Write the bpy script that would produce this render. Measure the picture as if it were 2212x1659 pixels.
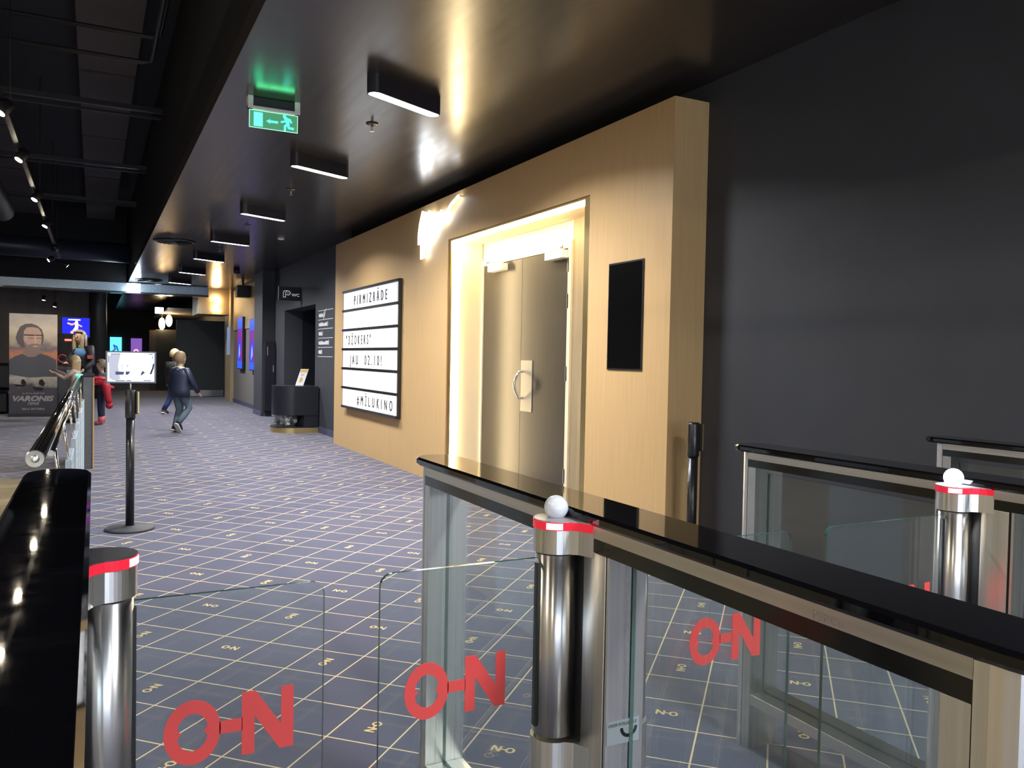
import bpy, bmesh, math, random
from mathutils import Vector, Matrix
random.seed(7)
for o in list(bpy.data.objects): bpy.data.objects.remove(o, do_unlink=True)
SC = bpy.context.scene
COL = SC.collection
PI = math.pi

# ------------------------------------------------------------------ camera
# world: +X runs down the corridor, +Y to its left, Z up, metres
PITCH, ROLL, YAW = math.radians(1.70534522), math.radians(-1.09315006), math.radians(27.02957324)
fw = Vector((math.cos(YAW)*math.cos(PITCH), -math.sin(YAW)*math.cos(PITCH), -math.sin(PITCH)))
rt = Vector((-math.sin(YAW), -math.cos(YAW), 0))
dn = fw.cross(rt)
c_, s_ = math.cos(ROLL), math.sin(ROLL)
R_ = c_*rt + s_*dn
D_ = -s_*rt + c_*dn
cam = bpy.data.cameras.new('camera')
cam.sensor_width = 36; cam.lens = 1770.29/2212*36; cam.clip_start = 0.02; cam.clip_end = 200
camo = bpy.data.objects.new('camera', cam); COL.objects.link(camo)
U_ = -D_; B_ = -fw
camo.matrix_world = Matrix(((R_.x, U_.x, B_.x, 0), (R_.y, U_.y, B_.y, 0), (R_.z, U_.z, B_.z, 1.27), (0, 0, 0, 1)))
SC.camera = camo

# ------------------------------------------------------------------ world + exposure
w = bpy.data.worlds.new('world'); SC.world = w; w.use_nodes = True
w.node_tree.nodes['Background'].inputs[0].default_value = (0.55, 0.65, 0.9, 1)
w.node_tree.nodes['Background'].inputs[1].default_value = 0.05
SC.view_settings.view_transform = 'Standard'
SC.view_settings.look = 'None'
SC.view_settings.gamma = 1
SC.view_settings.use_curve_mapping = False
SC.view_settings.exposure = 1.3
LAMP = 12.0      # ceiling lamp diffusers
BEAM = 34.0      # watts thrown down by each ceiling lamp
LEDS = 26.0      # warm strips around the hall door
SCRIPT = 4.0    # script sign on the wood

# ------------------------------------------------------------------ materials
MATS = {}
def mat(name, col=(.5, .5, .5), rough=.5, metal=0., emit=None, es=0., coat=0., spec=.5, alpha=None):
    if name in MATS: return MATS[name]
    m = bpy.data.materials.new(name); m.use_nodes = True; MATS[name] = m
    b = m.node_tree.nodes['Principled BSDF']
    b.inputs['Base Color'].default_value = (*col, 1)
    b.inputs['Roughness'].default_value = rough
    b.inputs['Metallic'].default_value = metal
    b.inputs['Coat Weight'].default_value = coat
    b.inputs['Specular IOR Level'].default_value = spec
    if emit:
        b.inputs['Emission Color'].default_value = (*emit, 1)
        b.inputs['Emission Strength'].default_value = es
    nt = m.node_tree; n = nt.nodes; l = nt.links
    if not emit:     # every surface gets a faint procedural unevenness
        tc = n.new('ShaderNodeTexCoord'); no = n.new('ShaderNodeTexNoise'); no.inputs['Scale'].default_value = 35
        mr = n.new('ShaderNodeMapRange'); mr.inputs['To Min'].default_value = max(0, rough-.04); mr.inputs['To Max'].default_value = min(1, rough+.06)
        l.new(tc.outputs['Object'], no.inputs['Vector']); l.new(no.outputs['Fac'], mr.inputs['Value']); l.new(mr.outputs['Result'], b.inputs['Roughness'])
    return m
def N(m, t, **k):
    n = m.node_tree.nodes.new(t)
    for a, v in k.items(): setattr(n, a, v)
    return n
def aniso(m, a=.85):
    b = m.node_tree.nodes['Principled BSDF']; b.inputs['Anisotropic'].default_value = a
    v = N(m, 'ShaderNodeCombineXYZ'); v.inputs[2].default_value = 1.; v.inputs[0].default_value = .001
    m.node_tree.links.new(v.outputs[0], b.inputs['Tangent']); return m
def streak(name, c1, c2, scale, rough, metal=0, detail=4, bump=0., r2=None, coords='Object'):
    m = mat(name, c1, rough, metal)
    l = m.node_tree.links; b = m.node_tree.nodes['Principled BSDF']
    tc = N(m, 'ShaderNodeTexCoord'); mp = N(m, 'ShaderNodeMapping'); mp.inputs['Scale'].default_value = scale
    no = N(m, 'ShaderNodeTexNoise'); no.inputs['Scale'].default_value = 1; no.inputs['Detail'].default_value = detail
    cr = N(m, 'ShaderNodeMapRange'); cr.inputs['From Min'].default_value = .3; cr.inputs['From Max'].default_value = .7
    mx = N(m, 'ShaderNodeMix', data_type='RGBA'); mx.inputs[6].default_value = (*c1, 1); mx.inputs[7].default_value = (*c2, 1)
    l.new(tc.outputs[coords], mp.inputs[0]); l.new(mp.outputs[0], no.inputs['Vector']); l.new(no.outputs['Fac'], cr.inputs['Value'])
    l.new(cr.outputs['Result'], mx.inputs[0]); l.new(mx.outputs[2], b.inputs['Base Color'])
    if r2 is not None:
        mr = N(m, 'ShaderNodeMapRange'); mr.inputs['To Min'].default_value = rough; mr.inputs['To Max'].default_value = r2
        l.new(no.outputs['Fac'], mr.inputs['Value']); l.new(mr.outputs['Result'], b.inputs['Roughness'])
    if bump:
        bp = N(m, 'ShaderNodeBump'); bp.inputs['Strength'].default_value = bump; bp.inputs['Distance'].default_value = .01
        l.new(no.outputs['Fac'], bp.inputs['Height']); l.new(bp.outputs[0], b.inputs['Normal'])
    return m
WOOD = streak('oak_veneer', (.59, .375, .165), (.66, .435, .20), (85, 85, 2.2), .5, detail=6)
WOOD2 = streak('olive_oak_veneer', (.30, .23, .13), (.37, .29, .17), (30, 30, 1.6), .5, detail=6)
STEEL = aniso(streak('brushed_steel', (.66, .65, .62), (.80, .79, .76), (90, 90, .8), .24, metal=1, detail=3, r2=.34))
STEELH = streak('brushed_steel_rail', (.60, .57, .53), (.72, .69, .65), (1.2, 60, 60), .26, metal=1, detail=3, r2=.4)
CHROME = mat('chrome', (.75, .77, .8), .08, 1)
GOLD = streak('brushed_brass', (.62, .45, .18), (.72, .55, .25), (40, 40, 1), .38, metal=1)
NAVY = streak('navy_wall_paint', (.036, .039, .047), (.041, .044, .053), (3, 3, 3), .62, detail=2)
NAVYG = mat('navy_gloss', (.012, .014, .02), .35)
CEIL = streak('dark_lacquered_ceiling', (.034, .031, .028), (.044, .040, .036), (.6, 14, 14), .17, detail=4, bump=.03, r2=.30)
BLACKC = mat('black_open_ceiling', (.006, .007, .009), .7)
SLAB = mat('grey_soffit_slab', (.09, .08, .08), .8)
PIPE = mat('black_pipe', (.02, .021, .024), .35)
GLOSSBLK = mat('black_glass', (.002, .002, .003), .012)
BLK = mat('black_plastic', (.01, .01, .011), .4)
BLKM = mat('black_metal', (.012, .012, .013), .3, coat=.3)
DARKBAND = mat('black_band', (.006, .006, .006), .12)
WHITE = mat('white_paint', (.75, .75, .75), .4)
GREYW = mat('grey_wall', (.16, .15, .14), .7)
BROWNW = streak('brown_panel', (.10, .085, .075), (.16, .135, .12), (3, 3, .6), .5)
BEIGE = streak('beige_stone_floor', (.30, .24, .15), (.36, .30, .19), (6, 6, 6), .5)
RED = mat('red_film', (.60, .055, .05), .45)
LETTER = mat('black_letter', (.004, .004, .004), .5)
SKIRT = mat('blue_carpet_skirting', (.06, .065, .12), .9)
RUBBER = mat('dark_rubber', (.05, .05, .055), .6)
def emis(name, col, s, base=(.02, .02, .02)): return mat(name, base, .5, emit=col, es=s)
LAMPW = emis('lamp_diffuser', (.93, .95, 1.), LAMP)
SIGNW = emis('script_tube', (.9, .95, 1.), SCRIPT)
STRIP = emis('warm_led', (1., .78, .45), LEDS)
SPOTE = emis('spot_lens', (1., .86, .66), 60.)
def glassmat(name, tint, f=1.0, haze=.0):
    m = bpy.data.materials.new(name); m.use_nodes = True; nt = m.node_tree; n = nt.nodes; l = nt.links
    n.remove(n['Principled BSDF']); out = n['Material Output']
    tr = n.new('ShaderNodeBsdfTransparent'); tr.inputs[0].default_value = (*tint, 1)
    gl = n.new('ShaderNodeBsdfGlossy'); gl.inputs['Roughness'].default_value = .02
    fr = n.new('ShaderNodeMath'); fr.operation = 'POWER'; fr.inputs[1].default_value = 4.; lw = n.new('ShaderNodeLayerWeight'); lw.inputs[0].default_value = .5; l.new(lw.outputs['Facing'], fr.inputs[0]); f0 = n.new('ShaderNodeMath'); f0.operation = 'MULTIPLY_ADD'; f0.inputs[1].default_value = .9; f0.inputs[2].default_value = .045
    ge = n.new('ShaderNodeNewGeometry'); no = n.new('ShaderNodeTexNoise'); no.inputs['Scale'].default_value = 3
    mu = n.new('ShaderNodeMath'); mu.operation = 'MULTIPLY'; mu.inputs[1].default_value = f
    mx = n.new('ShaderNodeMixShader'); l.new(fr.outputs[0], f0.inputs[0]); l.new(f0.outputs[0], mu.inputs[0]); l.new(mu.outputs[0], mx.inputs[0])
    l.new(tr.outputs[0], mx.inputs[1]); l.new(gl.outputs[0], mx.inputs[2])
    last = mx
    if haze:
        df = n.new('ShaderNodeBsdfDiffuse'); df.inputs[0].default_value = (.6, .65, .7, 1)  # pale diffuse haze stands in for brightness reflected in the panes
        mh = n.new('ShaderNodeMixShader'); mr = n.new('ShaderNodeMapRange'); mr.inputs['To Min'].default_value = haze*.6; mr.inputs['To Max'].default_value = haze*1.4
        l.new(ge.outputs['Position'], no.inputs['Vector']); l.new(no.outputs['Fac'], mr.inputs['Value']); l.new(mr.outputs[0], mh.inputs[0])
        l.new(mx.outputs[0], mh.inputs[1]); l.new(df.outputs[0], mh.inputs[2]); last = mh
    l.new(last.outputs[0], out.inputs[0]); MATS[name] = m; return m
GLASS = glassmat('clear_glass', (.93, .96, .95), 1.0, .014)
GEDGE = mat('glass_edge', (.05, .12, .10), .08, spec=1.)
REDLENS = mat('red_ring', (.7, .02, .04), .15, emit=(1., .02, .06), es=.14)
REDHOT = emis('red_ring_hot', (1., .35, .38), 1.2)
# carpet
CARPET = mat('blue_carpet', (.1, .1, .2), .95)
OX, OY, CA = 4.332851, -0.694470, 0.234002
def carpet():
    m = CARPET; l = m.node_tree.links; b = m.node_tree.nodes['Principled BSDF']
    ge = N(m, 'ShaderNodeNewGeometry')
    q = math.cos(PI/4)/CA
    outs = []
    for vx, vy in ((-q, -q), (-q, q)):
        d = N(m, 'ShaderNodeVectorMath', operation='DOT_PRODUCT'); d.inputs[1].default_value = (vx, vy, 0)
        l.new(ge.outputs['Position'], d.inputs[0])
        a = N(m, 'ShaderNodeMath', operation='ADD'); a.inputs[1].default_value = -(vx*OX+vy*OY)+1000.5
        l.new(d.outputs['Value'], a.inputs[0])
        f = N(m, 'ShaderNodeMath', operation='FRACT'); l.new(a.outputs[0], f.inputs[0])
        s = N(m, 'ShaderNodeMath', operation='SUBTRACT'); s.inputs[1].default_value = .5; l.new(f.outputs[0], s.inputs[0])
        ab = N(m, 'ShaderNodeMath', operation='ABSOLUTE'); l.new(s.outputs[0], ab.inputs[0])
        g = N(m, 'ShaderNodeMath', operation='LESS_THAN'); g.inputs[1].default_value = .0125; l.new(ab.outputs[0], g.inputs[0])
        outs.append(g)
    mxx = N(m, 'ShaderNodeMath', operation='MAXIMUM'); l.new(outs[0].outputs[0], mxx.inputs[0]); l.new(outs[1].outputs[0], mxx.inputs[1])
    no = N(m, 'ShaderNodeTexNoise'); no.inputs['Scale'].default_value = 260; no.inputs['Detail'].default_value = 2
    no2 = N(m, 'ShaderNodeTexNoise'); no2.inputs['Scale'].default_value = 1.1
    l.new(ge.outputs['Position'], no.inputs['Vector']); l.new(ge.outputs['Position'], no2.inputs['Vector'])
    ad = N(m, 'ShaderNodeMath', operation='ADD'); l.new(no.outputs['Fac'], ad.inputs[0]); l.new(no2.outputs['Fac'], ad.inputs[1])
    mr = N(m, 'ShaderNodeMapRange'); mr.inputs['From Min'].default_value = .7; mr.inputs['From Max'].default_value = 1.3
    l.new(ad.outputs[0], mr.inputs['Value'])
    base = N(m, 'ShaderNodeMix', data_type='RGBA'); base.inputs[6].default_value = (.038, .043, .090, 1); base.inputs[7].default_value = (.064, .070, .132, 1)
    l.new(mr.outputs[0], base.inputs[0])
    mx = N(m, 'ShaderNodeMix', data_type='RGBA'); mx.inputs[7].default_value = (.85, .66, .36, 1)
    l.new(base.outputs[2], mx.inputs[6]); l.new(mxx.outputs[0], mx.inputs[0]); l.new(mx.outputs[2], b.inputs['Base Color'])
    b.inputs['Sheen Weight'].default_value = .25; b.inputs['Sheen Roughness'].default_value = .5
carpet()
YARN = mat('yellow_yarn', (.80, .60, .30), .9)

# ------------------------------------------------------------------ helpers
def frame(o, u, v):
    u = Vector(u).normalized(); v = Vector(v).normalized(); n = u.cross(v)
    return Matrix(((u.x, v.x, n.x, o[0]), (u.y, v.y, n.y, o[1]), (u.z, v.z, n.z, o[2]), (0, 0, 0, 1)))
def wallF(x, y, z): return frame((x, y, z), (-1, 0, 0), (0, 0, 1))      # on a wall facing +Y
def frontF(x, y, z): return frame((x, y, z), (0, -1, 0), (0, 0, 1))     # facing the viewer (-X)
class MB:
    def __init__(s): s.bm = bmesh.new(); s.mats = []
    def mi(s, m):
        if m not in s.mats: s.mats.append(m)
        return s.mats.index(m)
    def box(s, x0, x1, y0, y1, z0, z1, m=None, F=None, bev=0):
        k = s.mi(m)
        x0, x1 = sorted((x0, x1)); y0, y1 = sorted((y0, y1)); z0, z1 = sorted((z0, z1))
        vs = [s.bm.verts.new((x, y, z)) for x in (x0, x1) for y in (y0, y1) for z in (z0, z1)]
        fs = []
        for q in ((0, 1, 3, 2), (4, 6, 7, 5), (0, 4, 5, 1), (2, 3, 7, 6), (0, 2, 6, 4), (1, 5, 7, 3)):
            f = s.bm.faces.new([vs[i] for i in q]); f.material_index = k; fs.append(f)
        if bev:
            es = list({e for f in fs for e in f.edges})
            r = bmesh.ops.bevel(s.bm, geom=es, offset=bev, segments=2, affect='EDGES', profile=.5)
            for f in r['faces']: f.material_index = k
            vs = list({v for f in r['faces'] for v in f.verts} | {v for v in vs if v.is_valid})
        if F: bmesh.ops.transform(s.bm, matrix=F, verts=[v for v in vs if v.is_valid])
        return s
    def prism(s, pts, z0, z1, m=None, F=None, mside=None, smooth=False):
        k = s.mi(m); ks = s.mi(mside) if mside else k
        a = [s.bm.verts.new((p[0], p[1], z0)) for p in pts]; b = [s.bm.verts.new((p[0], p[1], z1)) for p in pts]
        area = sum(pts[i][0]*pts[(i+1) % len(pts)][1]-pts[(i+1) % len(pts)][0]*pts[i][1] for i in range(len(pts)))
        n = len(pts); up = b if area > 0 else b[::-1]; lo = a[::-1] if area > 0 else a
        for q in (up, lo): s.bm.faces.new(q).material_index = k
        for i in range(n):
            j = (i+1) % n
            f = s.bm.faces.new((a[i], a[j], b[j], b[i]) if area > 0 else (a[j], a[i], b[i], b[j])); f.material_index = ks; f.smooth = smooth
        if F: bmesh.ops.transform(s.bm, matrix=F, verts=a+b)
        return s
    def ring(s, outer, inner, z0, z1, m, F=None, mside=None):
        n = len(outer); k = s.mi(m); ks = s.mi(mside) if mside else k; V = []
        for z in (z0, z1):
            V.append([s.bm.verts.new((p[0], p[1], z)) for p in outer]); V.append([s.bm.verts.new((p[0], p[1], z)) for p in inner])
        for i in range(n):
            j = (i+1) % n
            for q, kk in (((V[0][i], V[0][j], V[2][j], V[2][i]), ks), ((V[1][j], V[1][i], V[3][i], V[3][j]), ks), ((V[2][i], V[2][j], V[3][j], V[3][i]), k), ((V[0][j], V[0][i], V[1][i], V[1][j]), k)):
                s.bm.faces.new(q).material_index = kk
        if F: bmesh.ops.transform(s.bm, matrix=F, verts=[v for q in V for v in q])
        return s
    def loft(s, rings, m, smooth=True, caps=True, F=None):
        k = s.mi(m); R = [[s.bm.verts.new(p) for p in r] for r in rings]; n = len(R[0])
        for a, b in zip(R, R[1:]):
            for i in range(n):
                j = (i+1) % n; f = s.bm.faces.new((a[i], a[j], b[j], b[i])); f.material_index = k; f.smooth = smooth
        if caps:
            for r in (R[0][::-1], R[-1]):
                f = s.bm.faces.new(r); f.material_index = k
        if F: bmesh.ops.transform(s.bm, matrix=F, verts=[v for r in R for v in r])
        return s
    def lathe(s, prof, c, m, seg=24, F=None, smooth=True):   # prof: (r, z)
        return s.loft([[(c[0]+r*math.cos(2*PI*i/seg), c[1]+r*math.sin(2*PI*i/seg), c[2]+z) for i in range(seg)] for r, z in prof], m, smooth, True, F)
    def tube(s, pts, r, m, seg=10, caps=True, flat=1.):
        pts = [Vector(p) for p in pts]; rings = []; rr = r if isinstance(r, (list, tuple)) else [r]*len(pts)
        prev = None
        for i, p in enumerate(pts):
            d = (pts[min(i+1, len(pts)-1)]-pts[max(i-1, 0)]).normalized()
            if prev is None:
                a = d.cross(Vector((0, 0, 1)))
                if a.length < .05: a = d.cross(Vector((0, 1, 0)))
            else: a = prev-d*prev.dot(d)
            a.normalize(); prev = a; b = d.cross(a)
            rings.append([p+a*rr[i]*math.cos(2*PI*k/seg)+b*rr[i]*flat*math.sin(2*PI*k/seg) for k in range(seg)])
        return s.loft(rings, m, True, caps)
    def ell(s, c, r, m, seg=16, rings=10, F=None, cut=None):
        k = s.mi(m)
        res = bmesh.ops.create_uvsphere(s.bm, u_segments=seg, v_segments=rings, radius=1)
        vs = res['verts']
        for f in {f for v in vs for f in v.link_faces}: f.material_index = k; f.smooth = True
        if cut:
            dl = [v for v in vs if cut(v.co)]
            vs = [v for v in vs if v not in dl]; bmesh.ops.delete(s.bm, geom=dl, context='VERTS')
        for v in vs: v.co = Vector((v.co.x*r[0]+c[0], v.co.y*r[1]+c[1], v.co.z*r[2]+c[2]))
        if F: bmesh.ops.transform(s.bm, matrix=F, verts=vs)
        return s
    def mesh(s, me, m, F):
        k = s.mi(m); off = len(s.bm.verts); nf = len(s.bm.faces)
        s.bm.from_mesh(me); s.bm.verts.ensure_lookup_table(); s.bm.faces.ensure_lookup_table()
        for f in s.bm.faces[nf:]: f.material_index = k
        bmesh.ops.transform(s.bm, matrix=F, verts=s.bm.verts[off:]); return s
    def build(s, name, parent=None, label=None, cat=None, group=None, kind=None):
        bmesh.ops.recalc_face_normals(s.bm, faces=s.bm.faces[:])
        me = bpy.data.meshes.new(name); s.bm.to_mesh(me); s.bm.free()
        for m in s.mats: me.materials.append(m)
        o = bpy.data.objects.new(name, me); COL.objects.link(o)
        if parent:
            o.parent = parent
            o.matrix_parent_inverse = pinv(parent)
        tag(o, label, cat, group, kind); return o
def wmat(o):
    m = Matrix.LocRotScale(o.location, o.rotation_euler, o.scale)
    return (wmat(o.parent) @ o.matrix_parent_inverse @ m) if o.parent else m
def pinv(p): return wmat(p).inverted()
def tag(o, label=None, cat=None, group=None, kind=None):
    if label: o['label'] = label
    if cat: o['category'] = cat
    if group: o['group'] = group
    if kind: o['kind'] = kind
    return o
def thing(name, loc, label, cat, group=None, rz=0, kind=None):
    o = bpy.data.objects.new(name, None); o.empty_display_size = .1; COL.objects.link(o); o.location = loc; o.rotation_euler = (0, 0, rz)
    return tag(o, label, cat, group, kind)
def text(s, size, ext=.0005, sx=1., spacing=1., shear=0., align='LEFT', bold=0.):
    cu = bpy.data.curves.new('t', 'FONT'); cu.body = s; cu.size = size; cu.extrude = ext; cu.space_character = spacing; cu.shear = shear; cu.align_x = align; cu.offset = bold
    cu.resolution_u = 3
    ob = bpy.data.objects.new('t', cu); COL.objects.link(ob); dg = bpy.context.evaluated_depsgraph_get(); dg.update()
    me = bpy.data.meshes.new_from_object(ob.evaluated_get(dg)); bpy.data.objects.remove(ob); bpy.data.curves.remove(cu)
    for v in me.vertices: v.co.x *= sx
    me.materials.clear()
    return me
def split_glyphs(me):
    bm = bmesh.new(); bm.from_mesh(me); seen = set(); comps = []
    for v in bm.verts:
        if v in seen: continue
        st = [v]; seen.add(v); c = []
        while st:
            a = st.pop(); c.append(a)
            for e in a.link_edges:
                b = e.other_vert(a)
                if b not in seen: seen.add(b); st.append(b)
        comps.append([min(a.co.x for a in c), max(a.co.x for a in c), {a.index for a in c}])
    bm.free(); comps.sort(key=lambda q: q[0]); out = []
    for c in comps:
        if out and c[0] < out[-1][1]+.002: out[-1][1] = max(out[-1][1], c[1]); out[-1][2] |= c[2]
        else: out.append(c)
    res = []
    for a, b, ix in out:
        m2 = bpy.data.meshes.new('g'); mp = {i: k for k, i in enumerate(sorted(ix))}
        m2.from_pydata([tuple(me.vertices[i].co) for i in sorted(ix)], [], [[mp[i] for i in p.vertices] for p in me.polygons if p.vertices[0] in ix]); res.append(m2)
    return res
def struct(name, mb, parent=None): return mb.build(name, parent, kind='structure')
def stadium(L, W, n=8, cx=0, cy=0, ang=0):
    r = W/2; h = L/2-r; p = []
    for k in range(n+1): t = -PI/2+PI*k/n; p.append((h+r*math.cos(t), r*math.sin(t)))
    for k in range(n+1): t = PI/2+PI*k/n; p.append((-h+r*math.cos(t), r*math.sin(t)))
    ca, sa = math.cos(ang), math.sin(ang)
    return [(cx+x*ca-y*sa, cy+x*sa+y*ca) for x, y in p]
def rrect(x0, x1, y0, y1, r, n=5, corners=(1, 1, 1, 1)):
    p = []
    for (cx, cy, t0, on) in ((x1-r, y0+r, -PI/2, corners[0]), (x1-r, y1-r, 0, corners[1]), (x0+r, y1-r, PI/2, corners[2]), (x0+r, y0+r, PI, corners[3])):
        if on:
            for k in range(n+1): t = t0+PI/2*k/n; p.append((cx+r*math.cos(t), cy+r*math.sin(t)))
        else:
            sx = 1 if cx > (x0+x1)/2 else -1; sy = 1 if cy > (y0+y1)/2 else -1
            p.append((cx+sx*r, cy+sy*r))
    return p
def Opoly(seg=28):      # the O of the mark, unit height, its hole pinched like a keyhole
    out, inn = [], []
    for i in range(seg):
        t = 2*PI*i/seg; c, s = math.cos(t), math.sin(t)
        out.append((.42+.42*c, .5+.5*s))
        k = 1-.32*math.exp(-((s)/.15)**2)
        inn.append((.42+.235*c*k, .5+.29*s))
    return out, inn
NPOLY = [(1.16, 0), (1.36, 0), (1.36, .60), (1.76, 0), (1.98, 0), (1.98, 1), (1.78, 1), (1.78, .40), (1.37, 1), (1.16, 1)]
DASH = [(.82, .40), (1.17, .40), (1.17, .60), (.82, .60)]

# ------------------------------------------------------------------ floor with its woven marks
mb = MB(); mb.box(-6, 42, -3.45, .2, -.1, 0, CARPET); mb.box(9.39, 42, .2, 6, -.1, 0, CARPET)
kY = mb.mi(YARN)
o12, i12 = Opoly(12)
def flat(pts, F, z=.0012):
    vs = [mb.bm.verts.new(F @ Vector((p[0], p[1], z))) for p in pts]; f = mb.bm.faces.new(vs); f.material_index = kY
c = math.cos(PI/4)
for I in range(-45, 12):
    for J in range(-45, 12):
        gi, gj = 2*I+1.5, 2*J+.5
        x = OX+(-gi*c-gj*c)*CA; y = OY+(-gi*c+gj*c)*CA
        if not (.4 < x < 24 and -3.28 < y < (1.6 if x > 9.6 else .12)): continue
        s = I+J
        if s % 2:
            k = (s-1)//2; rev = (k % 2 == 1) or k == 2
            u = (-c, -c)
        else: u = (c, -c); rev = (s % 4 == 0 and s != 0)
        if rev: u = (-u[0], -u[1])
        h = .037; F = Matrix(((u[0]*h*1.1, -u[1]*h, 0, 0), (u[1]*h*1.1, u[0]*h, 0, 0), (0, 0, 1, 0), (0, 0, 0, 1)))
        F = Matrix.Translation((x, y, 0)) @ F @ Matrix.Translation((-1, -.5, 0))
        for q in range(12):
            r = (q+1) % 12; flat([o12[q], o12[r], i12[r], i12[q]], F)
        flat(DASH, F); flat(NPOLY, F)
struct('floor', mb)
struct('floor', MB().box(-6, 9.39, .2, 6, -.1, 0, BEIGE))

# ------------------------------------------------------------------ ceilings
struct('ceiling', MB().box(-6, 42, -3.7, -.74, 3.0, 3.12, CEIL))
struct('trim_1', MB().box(-6, 27, -.80, -.74, 3.12, 4.7, BLACKC))
mb = MB(); mb.box(-6, 42, -.8, 6, 4.7, 4.8, BLACKC)
for y0, y1 in ((-.42, .17), (1.1, 1.9)):
    x = -2
    while x < 26: mb.box(x, x+3.1, y0, y1, 4.5, 4.7, SLAB); x += 3.2
struct('ceiling', mb)

# ------------------------------------------------------------------ right hand wall
mb = MB()
mb.box(-6, 4.956, -3.68, -3.38, 0, 3, NAVY); mb.box(4.956, 7.6, -3.68, -3.38, 2.44, 3, NAVY); mb.box(7.6, 11.75, -3.68, -3.38, 0, 3, NAVY)
mb.box(11.75, 13.88, -3.68, -3.33, 0, 3, NAVY); mb.box(13.88, 16.41, -3.68, -3.33, 2.145, 3, NAVY); mb.box(16.41, 17.4, -3.68, -3.33, 0, 3, NAVY)
mb.box(4.956, 5.80, -3.68, -3.50, 0, 2.44, NAVY)
struct('wall_right', mb)
struct('wall_corridor', MB().box(13.8, 16.5, -6, -5.9, 0, 2.4, NAVYG).box(13.7, 13.88, -6, -3.68, 0, 2.4, NAVYG).box(16.41, 16.6, -6, -3.68, 0, 2.4, NAVYG).box(13.7, 16.6, -6, -3.68, 2.4, 2.5, NAVYG).box(13.88, 16.41, -6, -3.45, -.1, 0, NAVYG))
struct('wall_pier', MB().box(17.4, 18.35, -3.68, -3.08, 0, 3, NAVY))
mb = MB(); mb.box(18.35, 23.0, -3.68, -3.32, 0, 3, GREYW)
mb.box(18.35, 22.9, -3.32, -3.30, 1.9, 2.95, WOOD2); struct('wall_poster', mb)
mb = MB()
mb.box(11.82, 13.88, -3.33, -3.318, 0, .10, SKIRT); mb.box(16.41, 17.4, -3.33, -3.318, 0, .10, SKIRT)
struct('baseboard_right', mb)
struct('baseboard_poster', MB().box(18.36, 22.9, -3.32, -3.308, 0, .10, SKIRT).box(17.42, 18.35, -3.08, -3.068, 0, .10, SKIRT))

# oak panel with the door opening
wp = thing('oak_wall_panel', (4.015, -3.38, 0), 'large light oak wall panel framing the lit hall door, nearest the turnstiles', 'wall panel')
mb = MB(); Y0, Y1 = -3.38, -3.117
mb.box(4.015, 4.95, Y0, Y1, 0, 2.88, WOOD); mb.box(4.95, 7.56, Y0, Y1, 2.445, 2.88, WOOD); mb.box(7.56, 11.81, Y0, Y1, 0, 2.88, WOOD)
mb.build('panel_body', wp)
mb = MB(); mb.box(4.95, 5.03, -3.16, -3.125, 0, 2.44, GOLD); mb.box(7.50, 7.555, -3.14, -3.125, 0, 2.44, GOLD); mb.box(5.03, 7.50, -3.14, -3.125, 2.425, 2.44, GOLD)
mb.build('brass_trim', wp)
CREAM = mat('cream_reveal', (.8, .7, .5), .35)
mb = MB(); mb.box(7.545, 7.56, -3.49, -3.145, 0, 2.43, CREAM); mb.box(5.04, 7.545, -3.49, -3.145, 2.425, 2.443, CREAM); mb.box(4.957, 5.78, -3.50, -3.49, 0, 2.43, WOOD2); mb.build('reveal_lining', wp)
mb = MB(); mb.box(7.525, 7.545, -3.20, -3.17, .02, 2.40, STRIP); mb.box(5.06, 7.52, -3.20, -3.17, 2.405, 2.425, STRIP); mb.build('led_strip', wp, label='glowing warm white light strip')
# hall door
DOORM = streak('bronze_door_laminate', (.030, .028, .024), (.038, .035, .030), (50, 50, 2), .30, metal=.0, r2=.38)
DOORM.node_tree.nodes['Principled BSDF'].inputs['Specular IOR Level'].default_value = .3
dr = thing('door_1', (6.7, -3.5, 0), None, None, kind='structure')
MB().box(5.83, 6.697, -3.55, -3.505, .01, 2.2, DOORM).build('door_leaf', dr)
MB().box(6.703, 7.53, -3.55, -3.505, .01, 2.2, DOORM).build('door_leaf', dr)
mb = MB(); mb.box(5.78, 5.83, -3.56, -3.47, 0, 2.26, CREAM); mb.box(7.53, 7.545, -3.56, -3.49, 0, 2.26, CREAM); mb.box(5.83, 7.53, -3.56, -3.50, 2.205, 2.26, CREAM)
mb.box(5.03, 7.56, -3.56, -3.50, 2.26, 2.5, CREAM); mb.build('door_frame', dr)
mb = MB(); mb.box(6.47, 6.69, -3.505, -3.50, .80, 1.265, mat('satin_plate', (.30, .29, .27), .45, .7), bev=.001); mb.build('door_plate', dr)
mb = MB()
pts = [(6.66, -3.50, 1.16), (6.66, -3.47, 1.165)]+[(6.66, -3.47+.05*math.sin(PI*k/10), 1.165-.25*k/10) for k in range(1, 10)]+[(6.66, -3.47, .915), (6.66, -3.50, .92)]
mb.tube(pts, .011, CHROME); mb.build('door_handle', dr)
for xx in (5.86, 7.0):
    mb = MB(); mb.box(xx, xx+.30, -3.505, -3.43, 2.12, 2.185, WHITE, bev=.004); mb.box(xx+.02, xx+.06, -3.46, -3.44, 2.185, 2.21, WHITE)
    mb.tube([(xx+.04, -3.45, 2.205), (xx-.02 if xx < 6 else xx+.3, -3.42, 2.21), (xx+.25 if xx < 6 else xx+.02, -3.47, 2.215)], .007, WHITE, 6); mb.build('door_closer', dr)
for z in (.25, 1.1, 1.7, 2.0): MB().box(5.815, 5.845, -3.505, -3.47, z, z+.12, STEEL).build('hinge', dr)
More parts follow.
